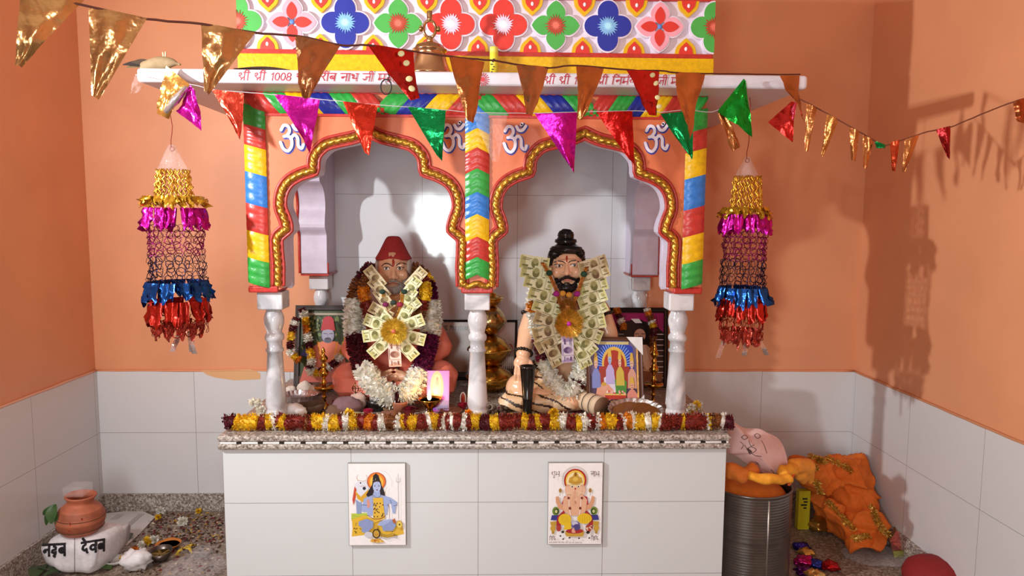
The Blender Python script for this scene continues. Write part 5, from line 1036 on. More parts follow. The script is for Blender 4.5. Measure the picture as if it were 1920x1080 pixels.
# ================================================================== vessels and offerings on the platform
BR, BR2 = H('b88838'), H('9a6c34')
def onp(px, py): p = atz(px, py, PT); return p
def deepam(name, label, px, y, top, w_):
    c = Q(px, 700, y); c.z = PT; h = Q(px, top, y).z-PT; t = thing(name, label, 'lamp stand', c)
    P = [(0.62, 0), (.62, .02), (.5, .05), (.2, .09), (.14, .16), (.22, .18), (.22, .2), (.13, .23)]
    g = MB(); g.lathe(c, [(r*w_, z*h) for r, z in P], BR, 22); g.build('foot', 'brass', t)
    g = MB(); g.lathe(c, [(r*w_, z*h) for r, z in [(.13, .23), (.2, .27), (.95, .33), (1.0, .36), (.95, .37), (.3, .36), (.16, .38)]], BR, 22); g.build('oil_dish', 'brass', t)
    g = MB(); g.lathe(c, [(r*w_, z*h) for r, z in [(.16, .38), (.34, .42), (.2, .46), (.16, .5), (.4, .54), (.5, .58), (.4, .62), (.18, .66), (.3, .69), (.3, .71), (.15, .74), (.36, .78), (.46, .81), (.36, .84), (.14, .88), (.2, .91), (.16, .95), (.08, .98), (.001, 1)]], BR, 22); g.build('turned_stem', 'brass', t)
deepam('brass_lamp_stand', 'tall turned brass lamp stand before the carved picture frame', 607, 3.08, 650, .045); deepam('brass_lamp_stand', 'tall turned brass lamp stand beside the right front pillar', 1226, 3.1, 640, .044)
c = Q(918, 700, 3.42); c.z = PT      # stacked brass pots behind the middle pillar
kk = K(3.42); zz = lambda py: Q(918, py, 3.42).z
def pot(name, label, z0, z1, rx, prof, col=BR, bands=True):
    t = thing(name, label, 'pot', (c.x, c.y, z0), 'brass pots stacked behind the middle pillar'); h = z1-z0; b0 = Vector((c.x, c.y, z0)); g = MB(); g.lathe(b0, [(r*rx, z*h) for r, z in prof], col, 30); g.build('pot_body', 'brass', t)
    if bands:
        g = MB(); g.tube([b0+Vector((rx*1.0*math.cos(a), rx*1.0*math.sin(a), .55*h)) for a in [2*PI*i/36 for i in range(37)]], .006, H('d0a850'), 8, True, 180, .15); g.build('rim_band', 'brass', t)
    return t
pot('brass_pot', 'lowest round brass pot of the stack behind the middle pillar', PT, zz(686), .112, [(.5, 0), (.62, .06), (.95, .3), (1, .55), (.9, .75), (.6, .93), (.55, 1), (.001, 1)]); pot('brass_pot', 'middle brass pot of the stack behind the middle pillar', zz(686), zz(628), .105, [(.4, 0), (.7, .2), (.98, .5), (1, .6), (.7, .85), (.3, 1), (.001, 1)])
pot('brass_pot', 'tall slender brass vase of the stack behind the middle pillar', zz(628), zz(576), .085, [(.25, 0), (.5, .1), (.95, .45), (1, .55), (.7, .85), (.5, 1), (.001, 1)], H('b89a62'), False); pot('brass_pot', 'small pointed brass topmost pot of the stack behind the middle pillar', zz(576), zz(544), .06, [(.5, 0), (.9, .3), (1, .45), (.7, .6), (.5, .7), (.62, .78), (.2, .92), (.001, 1)])
# black tapered stand
c = at(989, 768, 2.93); c.z = PT; t = thing('black_stand', 'tall black tapering turned stand between the middle pillar and the bearded statue', 'stand', c); h = Q(989, 686, c.y).z-PT
g = MB(); g.lathe(c, [(.020, 0), (.019, .02), (.0205, h*.35), (.0225, h*.36), (.0225, h*.39), (.021, h*.4), (.033, h*.97), (.036, h), (.030, h), (.026, h*.96), (.001, h*.95)], H('14100f'), 26); g.build('stand_body', 'black', t)
# oil lamp with a flame
c = onp(806, 781); t = thing('oil_lamp', 'lit footed brass oil lamp before the pink card', 'lamp', c); kz = K(c.y); zr = lambda py: Q(806, py, c.y).z-PT
g = MB(); g.lathe(c, [(22*kz, 0), (20*kz, .005), (8*kz, .012), (5*kz, zr(766)), (12*kz, zr(762)), (21*kz, zr(750)), (22.5*kz, zr(747)), (20.5*kz, zr(748)), (12*kz, zr(757)), (.001, zr(758))], BR, 28); g.build('brass_bowl', 'brass', t)
g = MB(); g.lathe(c, [(20*kz, zr(750)), (.001, zr(750))], H('d8a030'), 24); g.build('oil', 'gloss', t)
g = MB(); fz = zr(751); g.lathe(c+Vector((-.002, 0, fz)), [(.002, 0), (.0075, .008), (.009, .016), (.006, .028), (.0025, .038), (.001, .044)], (1, .7, .2), 12); g.build('flame', 'flame', t)
L_ = lamp('oil_flame_light', 'POINT', c+Vector((0, -.012, fz+.035)), .7, .01, (1, .55, .2))
c = onp(707, 770); t = thing('dark_bowl', 'dark metal bowl of crumpled silver foil before the red-capped statue', 'bowl', c)
kz = K(c.y); g = MB(); g.lathe(c, [(10*kz, 0), (12*kz, .004), (19*kz, .03), (22*kz, .052), (20*kz, .052), (16*kz, .03), (.001, .026)], H('3c3836'), 26); g.build('bowl_body', 'steel', t)
for i in range(7):
    a = 2*PI*i/7; p = c+Vector((.018*math.cos(a), .018*math.sin(a), .055)) if i else c+Vector((0, 0, .062)); g = MB(); g.ell(p, .016, FSI, 9, 6)
    for v in g.V: v += Vector((noise.noise(v*170), noise.noise(v*170+Vector((5, 1, 2))), noise.noise(v*170+Vector((1, 7, 3)))))*.006
    g.build('foil_scrap', 'foil', t)
c = onp(750, 776); t = thing('clay_cup', 'small reddish clay cup between the dark bowl and the oil lamp', 'cup', c); g = MB(); g.lathe(c, [(.026, 0), (.034, .05), (.035, .056), (.031, .056), (.024, .01), (.001, .008)], H('a8664a'), 24); g.build('cup_body', 'clay', t)
for px, py, lb in ((908, 786, 0), (846, 777, 1), (836, 770, 2), (640, 760, 3)):
    if lb == 0: continue
    c = onp(px, py-2); r = .05 if lb == 1 else .042; g = MB(); g.lathe(c, [(r*.6, 0), (r*.8, .004), (r, .016), (r*.96, .017), (r*.7, .007), (.001, .006)], H('9c6a50' if lb != 3 else '7c5a48'), 26)
    tag(g.build('clay_saucer', 'clay'), ['', 'flat clay saucer left of the middle pillar foot', 'flat clay saucer below the pink card', 'dark flat saucer before the knee of the red-capped statue'][lb], 'saucer')
# trays
def tray(name, label, px, py, rx, ry, col, fin, h=.02, fluted=True, content=None):
    c = onp(px, py); t = thing(name, label, 'tray', c); g = MB(); n = 48; vs = []; fs = []
    prof = [(.78, 0), (.84, .003), (.9, h*.5), (1.0, h), (1.03, h), (.97, h*.9), (.86, h*.3), (.8, .004)]
    for r, z in prof:
        for i in range(n): a = 2*PI*i/n; q = 1+(.02*math.cos(a*24) if fluted and r > .88 else 0); vs.append(c+Vector((rx*r*q*math.cos(a), ry*r*q*math.sin(a), z)))
    m = len(prof)
    for j in range(m-1): fs += [(j*n+i, j*n+(i+1) % n, (j+1)*n+(i+1) % n, (j+1)*n+i) for i in range(n)]
    fs += [tuple((m-1)*n+i for i in range(n))]; g.add(vs, fs, col, False); g.build('tray_body', fin, t)
    if content:
        g = MB(); g.add([c+Vector((rx*.86*math.cos(2*PI*i/n), ry*.86*math.sin(2*PI*i/n), h*.45+.002*math.sin(i))) for i in range(n)], [tuple(range(n))], content); g.build('tray_contents', 'gloss', t)
    return t, c
tray('foil_tray', 'oval fluted silver tray beside the left front pillar', 562, 750, .085, .07, H('c9c2c6'), 'steel', .03); t, c = tray('steel_plate', 'round steel plate of brown paste propped before the brown frame near the right pillar', 1188, 782, .115, .08, H('b8b2b0'), 'steel', .02, True, H('7a4a28'))
t.location = (c.x, 2.90, PT+.03); t.rotation_euler = (.33, 0, 0)
def lump(name, label, cat, px, py, r, col, fin, seed, z=None, grp=None, sq=.8, org=None):
    c = onp(px, py) if z is None else Q(px, py, z); g = MB(); g.ell(c+Vector((0, 0, r*sq*.9 if z is None else 0)), (r, r*.8, r*sq), col, 22, 16)
    for v in g.V:
        q = v*(2.2/r)*.6; f = noise.noise(q+Vector((seed, 0, 0)))*.5+.5*abs(noise.noise(q*2.1+Vector((0, seed, 0)))); v += (v-(c+Vector((0, 0, r*sq*.9 if z is None else 0))))*f*.55
        if z is None: v.z = max(v.z, PT)
    return tag(g.build(name, fin), label, cat, grp)
lump('white_cloth_bundle', 'crumpled white cloth bundle behind the garland beside the left pillar', 'cloth', 548, 790, .05, H('efeeee'), 'paper', 3)
for i, (px, py, r, lb) in enumerate(((572, 736, .034, 'largest pale stone-like shell behind the silver tray'), (545, 738, .024, 'small pale shell at the pillar side of the silver tray'), (590, 740, .03, 'crumpled pale lump behind the silver tray beside the lamp stand'))): lump('pale_shell', lb, 'shell', px, py, r, H('ddd2c4'), 'matte', 11+i, None, 'pale shells behind the silver tray')
lump('purple_pouch', 'crumpled dull mauve pouch behind the garland below the statue', 'pouch', 652, 774, .062, H('7c5c60'), 'cloth', 21, None, None, .6); lump('paper_packet', 'crumpled pinkish paper packet left of the dark bowl', 'packet', 672, 768, .036, H('c8a698'), 'paper', 23, None, None, 1.1)
c = onp(586, 779); g = MB(); g.lathe(c, [(.03, 0), (.045, .02), (.056, .05), (.053, .05), (.04, .02), (.001, .012)], H('5a4230'), 9)
for v in g.V: v += Vector((0, 0, .012*noise.noise(v*25)+.004))
tag(g.build('leaf_bowl', 'cloth'), 'dark brown folded leaf bowl in front of the silver tray', 'leaf bowl')
for px, py, r, cc, nm, lb, ct in ((728, 771, .026, '8a6a4c', 'wooden_block', 'small brown block between the dark bowl and the clay cup', 'block'), (628, 778, .04, '6c4c3a', 'dried_leaf', 'crumpled brown dried leaf behind the garland below the lamp stand', 'leaf'), (808, 790, .03, '6a4434', 'dried_leaf', 'crumpled brown dried leaf at the foot of the oil lamp', 'leaf'), (728, 786, .035, '7a5040', 'dried_leaf', 'crumpled brown dried leaf between the dark bowl and the front garland', 'leaf'), (905, 776, .03, '8a8480', 'ash_heap', 'small grey ash heap just right of the middle pillar foot', 'ash'), (1215, 768, .03, '5a3a2a', 'dried_leaf', 'dark dried leaf under the right lamp stand', 'leaf')): lump(nm, lb, ct, px, py, r, H(cc), 'cloth', px*.1, None, None, .55)
def rose(name, label, px, py, r, col):
    c = onp(px, py)+Vector((0, 0, r*.75)); g = MB()
    for j in range(16):
        a = j*2.4; rr = r*(.25+.75*j/16); tl_ = .35+.9*j/16
        def f(u, v): w_ = (u-.5)*1.7; return c+Vector((math.cos(a+w_)*rr*(.4+.6*v*math.sin(tl_)+.1), math.sin(a+w_)*rr*(.4+.6*v*math.sin(tl_)+.1), (v-.45)*r*1.25*math.cos(tl_*.7)))
        g.grid(f, 5, 4, vary(col, .25))
    for v in g.V: v.z = max(v.z, PT+.001)
    return tag(g.build(name, 'rose'), label, 'flower', 'loose roses on the platform')
rose('rose', 'dark red rose between the clay cup and the oil lamp', 768, 783, .034, H('6a1222')); rose('rose', 'crimson rose at the foot of the black stand', 975, 766, .03, H('a8184a')); rose('rose', 'pink rose just below the dark bowl', 690, 781, .024, H('b8284e')); rose('rose', 'dark red rose at the side of the middle pillar', 868, 770, .026, H('8a1428'))
tag(blossom(MB(), onp(1052, 768)+Vector((0, 0, .024)), .034, CW, 160, PT).build('white_flower', 'petal'), 'white flower lying between the black stand and the note roll', 'flower')
g = MB()                                  # petals strewn on the platform
for _ in range(420):
    px, py = R.choice([(R.gauss(1000, 40), R.uniform(755, 778)), (R.uniform(1010, 1100), R.uniform(768, 784)), (R.uniform(560, 860), R.uniform(760, 786)), (R.uniform(920, 1240), R.uniform(765, 786))])
    c = onp(px, py); 
    if c.y < 2.8: c.y = 2.8+R.random()*.05
    a = R.uniform(0, 6.28); r = R.uniform(.006, .014); u = Vector((math.cos(a), math.sin(a), R.uniform(0, .5)))*r; v = Vector((-math.sin(a), math.cos(a), R.uniform(0, .3)))*r*.7
    c.z = PT+.0015; g.add([c-u*.9, c+v+Vector((0, 0, .003)), c+u, c-v], [(0, 1, 2, 3)], vary(R.choice([H('7a1030'), H('8a1a3a'), H('5a0c22'), H('a03a2a'), H('6a4030'), H('c8a040')]), .2))
tag(g.build('strewn_petals', 'petal'), 'crimson petals and crumbs strewn over the granite platform top', 'petals', None, 'stuff')
# folded notes and the wrapped roll
def flat_note(label, px, py, ang, col):
    c = onp(px, py); g = MB(); m = Matrix.Rotation(ang, 3, 'Z')
    g.grid(lambda u, v: c+m @ Vector(((u-.5)*.11, (v-.5)*.055, .004+.012*math.sin(u*PI)**2+.006*v)), 10, 4, lambda u, v: H(col) if .08 < u < .92 and .12 < v < .88 and not (.35 < u < .62 and .25 < v < .75) else (H('e0dcc0') if not (.35 < u < .62 and .25 < v < .75) else H('8a8458')))
    tag(g.build('loose_banknote', 'paper'), label, 'banknote', 'loose banknotes on the platform')
flat_note('folded green banknote before the striped wrap of the bearded statue', 1024, 772, -.4, 'b4b488'); flat_note('creased banknote leaning by the dark bowl', 672, 784, .9, 'c0b894')
a, b_ = onp(1088, 768), onp(1130, 782); t = thing('note_roll', 'cream cylinder wrapped in dark-edged bands lying before the brown picture frame', 'roll', (a+b_)/2); r = .043; a = a+Vector((-.015, .01, r+.01)); b_ = b_+Vector((-.005, 0, r))
for i in range(4):
    g = MB(); p, q = a.lerp(b_, i/4), a.lerp(b_, (i+.93)/4); g.tube([p, q], [r, r], H('d8bc9c'), 22); g.build('wrap_band', 'paper', t)
for i in range(5):
    g = MB(); p = a.lerp(b_, i/4-.012); q = a.lerp(b_, i/4+.012); g.tube([p, q], [r*1.02, r*1.02], H('3a2a22') if i < 4 else H('7a5a42'), 22); g.build('dark_edge', 'paper', t)
t = thing('bead_heap', 'small heap of brown wrinkled beads behind the front garland by the middle pillar', 'beads', onp(936, 774))
for i in range(26):
    g = MB(); c = onp(R.gauss(936, 9), R.uniform(768, 778)); c.z = PT+.008+(.012 if i > 16 else 0); g.ell(c, .009, vary(H('4e382c'), .2), 8, 6); g.build('bead', 'matte', t)
c = onp(667, 768); t = thing('trident_stand', 'thin dark rod with a small filigree head left of the white garland', 'rod', c); g = MB(); h = Q(667, 735, c.y).z-PT; g.tube([c, c+Vector((0, 0, h))], .003, H('2a2220'), 8); g.build('rod', 'steel', t)
g = MB(); q = c+Vector((0, 0, h+.016)); [g.tube([q+Vector((.013*math.sin(a+s), 0, .016*math.cos(a+s))) for a in [i*PI/7 for i in range(15)]], .0022, H('8a6a4a'), 6) for s in (0,)]; g.tube([q+Vector((0, 0, -.016)), q+Vector((0, 0, .026))], .0025, H('8a6a4a'), 6); g.tube([q+Vector((-.013, 0, 0)), q+Vector((.013, 0, 0))], .0022, H('8a6a4a'), 6); g.build('filigree_head', 'brass', t)
c = Q(868, 748, 3.12); g = MB(); g.tube([c+Vector((.012*math.sin(a), 0, .03*math.cos(a))) for a in [i*2*PI/20 for i in range(21)]], .003, H('e8e0d8'), 6); g.ell(c, (.010, .004, .027), H('b03a28'), 12, 8); c2 = c+Vector((0, 0, -.03)); g.tube([c2, Vector((c2.x, c2.y, PT))], .004, H('8a6a3a'), 6); tag(g.build('oval_ornament', 'gloss'), 'small upright red oval ornament with white rim left of the middle pillar', 'ornament')
# ================================================================== floor, left side
def fl_(px, py): return atz(px, py, 0)
p = fl_(152, 1086); sc_ = Vector((p.x-.03, p.y+.125, 0)); t = thing('cement_sack', 'full white sack with bold black lettering in the left corner under the clay pot', 'sack', sc_)
g = MB(); n, m = 48, 28; vs = []
def se(c, e): return math.copysign(abs(c)**e, c)
for i in range(m+1):
    th = -PI/2+PI*i/m
    for j in range(n):
        a = 2*PI*j/n; x = se(math.cos(th), .45)*se(math.cos(a), .5); y = se(math.cos(th), .45)*se(math.sin(a), .5); z = se(math.sin(th), .7)
        v = Vector((x*.128, y*.125, .088+z*.086)); f = noise.noise(v*7)*.014+noise.noise(v*19)*.004+.004*math.sin(v.x*90+v.z*40)*abs(x); v += Vector((x, y, z*.7))*f; v.x *= 1-.22*(1-max(0, min(1, v.z/.15)))
        if abs(x) > .8 and abs(y) > .8: v += Vector((x*.02, y*.02, .012))
        v.z = max(.0, v.z); vs.append(sc_+Matrix.Rotation(-.1, 3, 'Z') @ v)
fs = [(i*n+j, i*n+(j+1) % n, (i+1)*n+(j+1) % n, (i+1)*n+j) for i in range(m) for j in range(n)]; g.add(vs, fs, H('e6e3e6'), True); bvs = BVHTree.FromPolygons(vs, fs); g.build('sack_body', 'cloth', t)
def sack_text(toks, px, py, size, sl):
    x = px
    for tk in toks:
        wd, ls = G[tk]; g = MB()
        ls = ls+[[(-.05, 1), (wd*.95, 1)]]
        for l in ls:
            pts = [(x+a*size*.9, py-b*size+(a*size)*sl) for a, b in l]; P = []
            for i in range(len(pts)-1):
                for q in range(4): P.append((pts[i][0]+(pts[i+1][0]-pts[i][0])*q/4, pts[i][1]+(pts[i+1][1]-pts[i][1])*q/4))
            P.append(pts[-1]); V3 = []
            for a, b in P:
                d = ray(a, b).normalized(); h = bvs.ray_cast(CAM, d)
                if h[0] is not None: V3.append(h[0]-d*.001)
            if len(V3) > 1: g.tube(V3, .0052, H('17151a'), 6)
        if g.V: g.build('black_letter', 'matte', t)
        x += wd*size*.9; py += wd*size*.9*sl
sack_text(['na', 'ha', 'ba'], 80, 1044, 22, -.05); sack_text(['de', 'va', 'ba'], 153, 1040, 22, -.15)
g = MB(); P = []
for i in range(24):
    d = ray(140, 1000+i*4).normalized(); h = bvs.ray_cast(CAM, d)
    if h[0] is not None: P.append(h[0]-d*.001)
if len(P) > 2: g.tube(P, .0018, H('8a868a'), 5); g.build('seam', 'cloth', t)
c = sc_+Vector((-.018, -.03, .166)); t = thing('clay_pot', 'round terracotta pot tied with thread standing on the white sack', 'pot', c); rt_ = Matrix.Rotation(.06, 3, 'Y')
P = [(.045, 0), (.075, .008), (.098, .035), (.108, .07), (.105, .095), (.09, .122), (.07, .14), (.058, .147), (.055, .153), (.058, .165), (.067, .178), (.069, .184), (.065, .187), (.055, .178), (.05, .165), (.05, .15), (.08, .12), (.09, .07), (.05, .02), (.001, .015)]
g = MB(); P = [(r*.92, z*.94) for r, z in P]; g.lathe(c, P, [H('b8694a') if k not in (2, 4) else H('a0583c') for k in range(len(P)-1)], 40, rt_); g.build('pot_body', 'clay', t)
g = MB(); [g.tube([c+rt_ @ Vector((r*math.cos(a), r*math.sin(a), z)) for a in [2*PI*i/40 for i in range(41)]], .0016, H('5a3a26'), 5) for r, z in ((.0925, .033), (.0983, .085))]; g.build('thread', 'cloth', t)
g = MB(); [g.tube(cr([c+Vector((a*.001, -.095+abs(z-.08)*.12, z)) for a, z in l], 4), .0028, H('b03a1c'), 6) for l in ([(15, .09), (18, .06), (10, .05), (4, .065)], [(18, .06), (28, .055), (30, .075)], [(55, .1), (60, .075), (50, .07)])]
for v in g.V:
    d = Vector((v.x-c.x, v.y-c.y, 0)); rr = .099-abs(v.z-c.z-.075)*.12; v.y = c.y-math.sqrt(max(.0001, rr*rr-(v.x-c.x)**2))
g.build('red_mark', 'matte', t)
g = MB(); lf = c+Vector((-.068, -.055, .155))
for dx, dy, dz, w_ in ((-.035, -.01, -.09, .016), (.0, -.03, -.075, .024), (.02, -.02, -.09, .014), (-.05, .0, -.05, .014)):
    q = lf+Vector((dx, dy, dz)); g.grid(lambda u, v: lf.lerp(q, v)+Vector(((u-.5)*w_*2*math.sin(PI*(.1+.85*v)), -.012*math.sin(PI*v)-abs(u-.5)*.008, .006*math.sin(PI*v))), 4, 8, vary(H('3a5a2c'), .3))
tag(g.build('leaf_sprig', 'satin', t), 'dark green leaves hanging at the pot rim')
g = MB(); g.bevbox(c+Vector((-.05, -.04, .175)), c+Vector((.045, .045, .222)), WHT, .012); tag(g.build('clear_container', 'film'), 'clear plastic container upside down on the clay pot', 'container')
px = [(178, 966), (215, 962), (262, 957), (291, 970), (262, 1002), (238, 1024), (205, 1018), (180, 1000)]; g = MB(); q = [fl_(*a)+Vector((0, 0, .004)) for a in px]; g.prism(q[::-1], (0, 0, -.0035), H('d0ccca'), H('b0aca8'))
def strip_f(g, a, b, w_, col, z=.005):
    A, B = fl_(*a), fl_(*b); d = (B-A).normalized(); s = Vector((-d.y, d.x, 0))*w_/2; g.add([Vector((v.x, v.y, z)) for v in (A-s, B-s, B+s, A+s)], [(0, 1, 2, 3)], H(col))
for i in range(3):
    strip_f(g, (207+i*5, 976-i*.0), (222+i*5, 966), .0025, '6a6664'); strip_f(g, (226+i*4, 996), (262+i*4, 965), .0025, '6a6664')
tag(g.build('folded_paper', 'paper'), 'grey printed sheet with dark stripes spread on the floor behind the sack', 'sheet')
def lump_f(name, label, cat, px, py, r, col, fin, seed, sq=.7, grp=None, rx=1.0, amt=.55, parent=None):
    c = fl_(px, py); cc = c+Vector((0, 0, r*sq*.8)); g = MB(); g.ell(cc, (r*rx, r*.85, r*sq), col, 26, 18)
    for v in g.V:
        q = v*(1.4/r); f = noise.noise(q+Vector((seed, 0, 0)))*.5+.6*abs(noise.noise(q*2.1+Vector((0, seed, 0))))-.1; v += (v-cc)*f*amt; v.z = max(v.z, .001)
    o = g.build(name, fin)
    return tag(o, label, cat, grp)
def bowl_f(name, label, cat, px, py, r, h, col, fin, content=None, wob=0, tilt=0):
    c = fl_(px, py); t = thing(name, label, cat, c); g = MB(); rt = Matrix.Rotation(tilt, 3, 'X'); g.lathe(c+Vector((0, 0, r*abs(math.sin(tilt))*.6)), [(r*.55, 0), (r*.8, h*.35), (r, h), (r*.96, h), (r*.76, h*.4), (r*.5, h*.15), (.001, h*.13)], col, 30, rt)
    if wob:
        for v in g.V: v += Vector((0, 0, wob*noise.noise(v*30)))
        for v in g.V: v.z = max(.001, v.z)
    g.build('bowl_body', fin, t)
    if content: g = MB(); g.lathe(c+Vector((0, 0, r*abs(math.sin(tilt))*.6)), [(r*.86, h*.6), (.001, h*.6)], H(content), 24, rt); g.build('bowl_contents', 'gloss', t)
    return t
bowl_f('leaf_plate', 'shallow pale paper bowl beside the crumpled white bag', 'bowl', 216, 1056, .045, .022, H('ded8d4'), 'paper', None, .004); bowl_f('metal_bowl', 'dark steel bowl of yellow liquid on the left floor', 'bowl', 302, 1050, .052, .045, H('6a625e'), 'steel', 'd8b060', 0, .1)
bowl_f('orange_dish', 'orange stained leaf dish behind the dark steel bowl', 'dish', 316, 1026, .058, .02, H('c87a30'), 'paper', 'd08838', .006)
lump_f('plastic_bag', 'crumpled white plastic bag beside the dark steel bowl', 'bag', 258, 1066, .062, H('eceaec'), 'satin', 5, .8, None, 1.0, .9); 
o = lump_f('clear_bag', 'large clear plastic bag lying flat at the platform corner', 'bag', 366, 1072, .115, WHT, 'film', 9, .32, None, 1.15, .7)
c = fl_(378, 1042); g = MB(); g.tube([c+Vector((x, y, .03)) for x, y in ((-.045, -.025), (.045, -.03), (.05, .03), (-.03, .035), (-.045, -.025))], .003, H('d8d4d4'), 6); g.bevbox(c+Vector((-.042, -.028, 0)), c+Vector((.045, .03, .03)), WHT, .008); tag(g.build('clear_box', 'film'), 'small clear plastic box behind the clear bag by the platform', 'box')
t = thing('banana_peel', 'yellow banana peel with brown spots right of the orange dish', 'peel', fl_(350, 1036))
for dx, dy in ((-.03, -.045), (.035, -.02), (.01, .05)):
    c = fl_(350, 1034)+Vector((0, 0, .022)); q = Vector((c.x+dx, c.y+dy, .004)); g = MB(); g.grid(lambda u, v: c.lerp(q, v)+Vector(((u-.5)*.03*(1-.6*v)*(1 if abs(dy) > .03 else .3), (u-.5)*.028*(1-.5*v), .012*math.sin(PI*v)-.008*abs(u-.5))), 4, 8, lambda u, v: H('d8b83c') if (u*7+v*11) % 3 > .5 else H('6a4a20')); g.build('peel_strip', 'satin', t)
for px, py, r, cols, nm, lb in ((231, 1051, .018, CY, 'marigold', 'yellow marigold in the pale paper bowl'), (278, 1020, .026, CY, 'marigold', 'yellow flower head behind the crumpled white bag'), (290, 1018, .026, CW, 'white_flower', 'white flower head touching the orange dish'), (266, 1027, .022, CW, 'white_flower', 'white flower head directly above the crumpled white bag'), (343, 984, .03, CW, 'white_flower', 'largest white flower lying alone among the strewn petals'), (301, 963, .026, CW, 'white_flower', 'white flower by the far skirting near the grey sheet'), (297, 973, .018, CY, 'marigold', 'pale yellow flower at the corner of the grey sheet'), (373, 962, .018, CY, 'marigold', 'small yellow bud at the skirting near the platform'), (252, 1036, .02, CO, 'marigold', 'withered orange marigold left above the white bag')):
    c = fl_(px, py)+Vector((0, 0, r*.6)); tag(blossom(MB(), c, r, cols, 90, .001).build(nm, 'petal'), lb, 'flower', 'loose flower heads on the left floor')
def leaf_f(label, px, py, L, W, ang, col, lift=.01):
    c = fl_(px, py); m = Matrix.Rotation(ang, 3, 'Z'); g = MB(); g.grid(lambda u, v: c+m @ Vector(((u-.5)*2*W*math.sin(PI*min(1, .04+.96*v))**.7, (v-.5)*L, .003+lift*math.sin(PI*v)+lift*.8*abs(u-.5))), 6, 10, H(col)); tag(g.build('leaf', 'satin'), label, 'leaf', 'leaves on the left floor')
leaf_f('broad dark heart-shaped leaf between the sack and the grey sheet', 233, 1010, .1, .04, .4, '4a5240'); leaf_f('green leaf at the lower right foot of the sack', 192, 1064, .11, .03, 1.1, '4a6a34')
for i, (px, py, a) in enumerate(((72, 1076, .3), (92, 1072, 1.3), (110, 1078, 2.2))): leaf_f(['leftmost of three dark leaves before the sack', 'middle of three dark leaves before the sack', 'rightmost of three dark leaves before the sack'][i], px, py, .12, .035, a, '3a4e30', .02)
g = MB()
for _ in range(900):
    if R.random() < .75: px, py = R.uniform(278, 418), R.gauss(990, 22)
    else: px, py = R.uniform(230, 415), R.uniform(1000, 1078)
    if py < 958: continue
    c = fl_(px, py)
    if c.x > -1.0 or c.y > 3.66: continue
    a = R.uniform(0, 6.28); r = R.uniform(.003, .012); u = Vector((math.cos(a), math.sin(a), 0))*r; v = Vector((-math.sin(a), math.cos(a), 0))*r*.6; c.z = .0015
    g.add([c-u, c+v+Vector((0, 0, .004)), c+u+Vector((0, 0, .001)), c-v], [(0, 1, 2, 3)], vary(R.choice([H('4a2018'), H('6a2a20'), H('3a2a20'), H('c89a40'), H('d8cab0'), H('7a1a24'), H('5a4028')]), .25))
tag(g.build('floor_petals', 'petal'), 'dark petals and crumbs strewn over the granite floor left of the platform', 'petals', None, 'stuff')
# ================================================================== floor, right side
dc = Vector((1.178, 2.96, 0)); dr_, dh = .176, .43
t = thing('steel_drum', 'ribbed grey steel drum standing against the right side of the platform', 'drum', dc)
P = [(dr_*.97, 0), (dr_, .006)]
z = .02
while z < dh-.02: P += [(dr_, z), (dr_*1.007, z+.004), (dr_, z+.008)] if not .215 < z < .24 else [(dr_*1.01, z)]; z += .012
P += [(dr_, dh-.012), (dr_*1.025, dh-.006), (dr_*1.025, dh), (dr_*.99, dh), (dr_*.97, dh-.02), (dr_*.95, .02), (.001, .02)]
g = MB(); g.lathe(dc, P, H('7a7672'), 56); g.build('drum_body', 'steel', t)
for dx, nm in ((.045, 'seam'),): g = MB(); a = -PI/2+.12; g.tube([dc+Vector((dr_*1.004*math.cos(a), dr_*1.004*math.sin(a), .01)), dc+Vector((dr_*1.004*math.cos(a), dr_*1.004*math.sin(a), dh-.015))], .004, H('a8a29c'), 8); g.build('seam', 'steel', t)
# cloth in and over the drum
ORC = H('e07a22')
t = thing('orange_cloth', 'orange and yellow cloth stuffed into the steel drum and hanging over its rim', 'cloth', dc+Vector((0, 0, dh)))
k = K(2.9)
def foldn(s, f): return lambda v, n: s*math.sin(v.x*f+v.z*f*.7+5*noise.noise(v*9))
g = MB(); CP(g, (1372, 884, 2.83), 17, (1392, 890, 2.80), 15); CP(g, (1392, 890, 2.8), 13, (1412, 880, 2.84), 12); blob(g, .005, 'cloth_roll', 'cloth', t, H('d8782a'), foldn(.004, 60), 4)
g = MB(); CP(g, (1408, 893, 2.78), 9, (1440, 899, 2.77), 10); CP(g, (1440, 899, 2.77), 10, (1478, 898, 2.8), 9); CP(g, (1470, 886, 2.84), 14, (1486, 880, 2.88), 12); blob(g, .005, 'cloth_edge', 'cloth', t, H('eda028'), foldn(.003, 90), 4)
g = MB(); CP(g, (1490, 872, 2.93), 15, (1512, 876, 3.0), 16); CP(g, (1512, 878, 3.0), 14, (1520, 902, 3.02), 7); CP(g, (1500, 890, 2.98), 14, (1506, 900, 3.0), 10); blob(g, .005, 'cloth_flap', 'cloth', t, H('ee9a34'), foldn(.004, 50), 4)
g = MB(); CP(g, (1488, 878, 2.88), 7, (1480, 908, 2.80), 4); blob(g, .004, 'cloth_tail', 'cloth', t, H('d85a20'), foldn(.002, 120), 3)
g = MB(); g.lathe(dc+Vector((0, 0, dh-.05)), [(.001, .05), (.08, .055), (.14, .03), (.165, 0)], ORC, 24); g.build('cloth_filling', 'cloth', t)
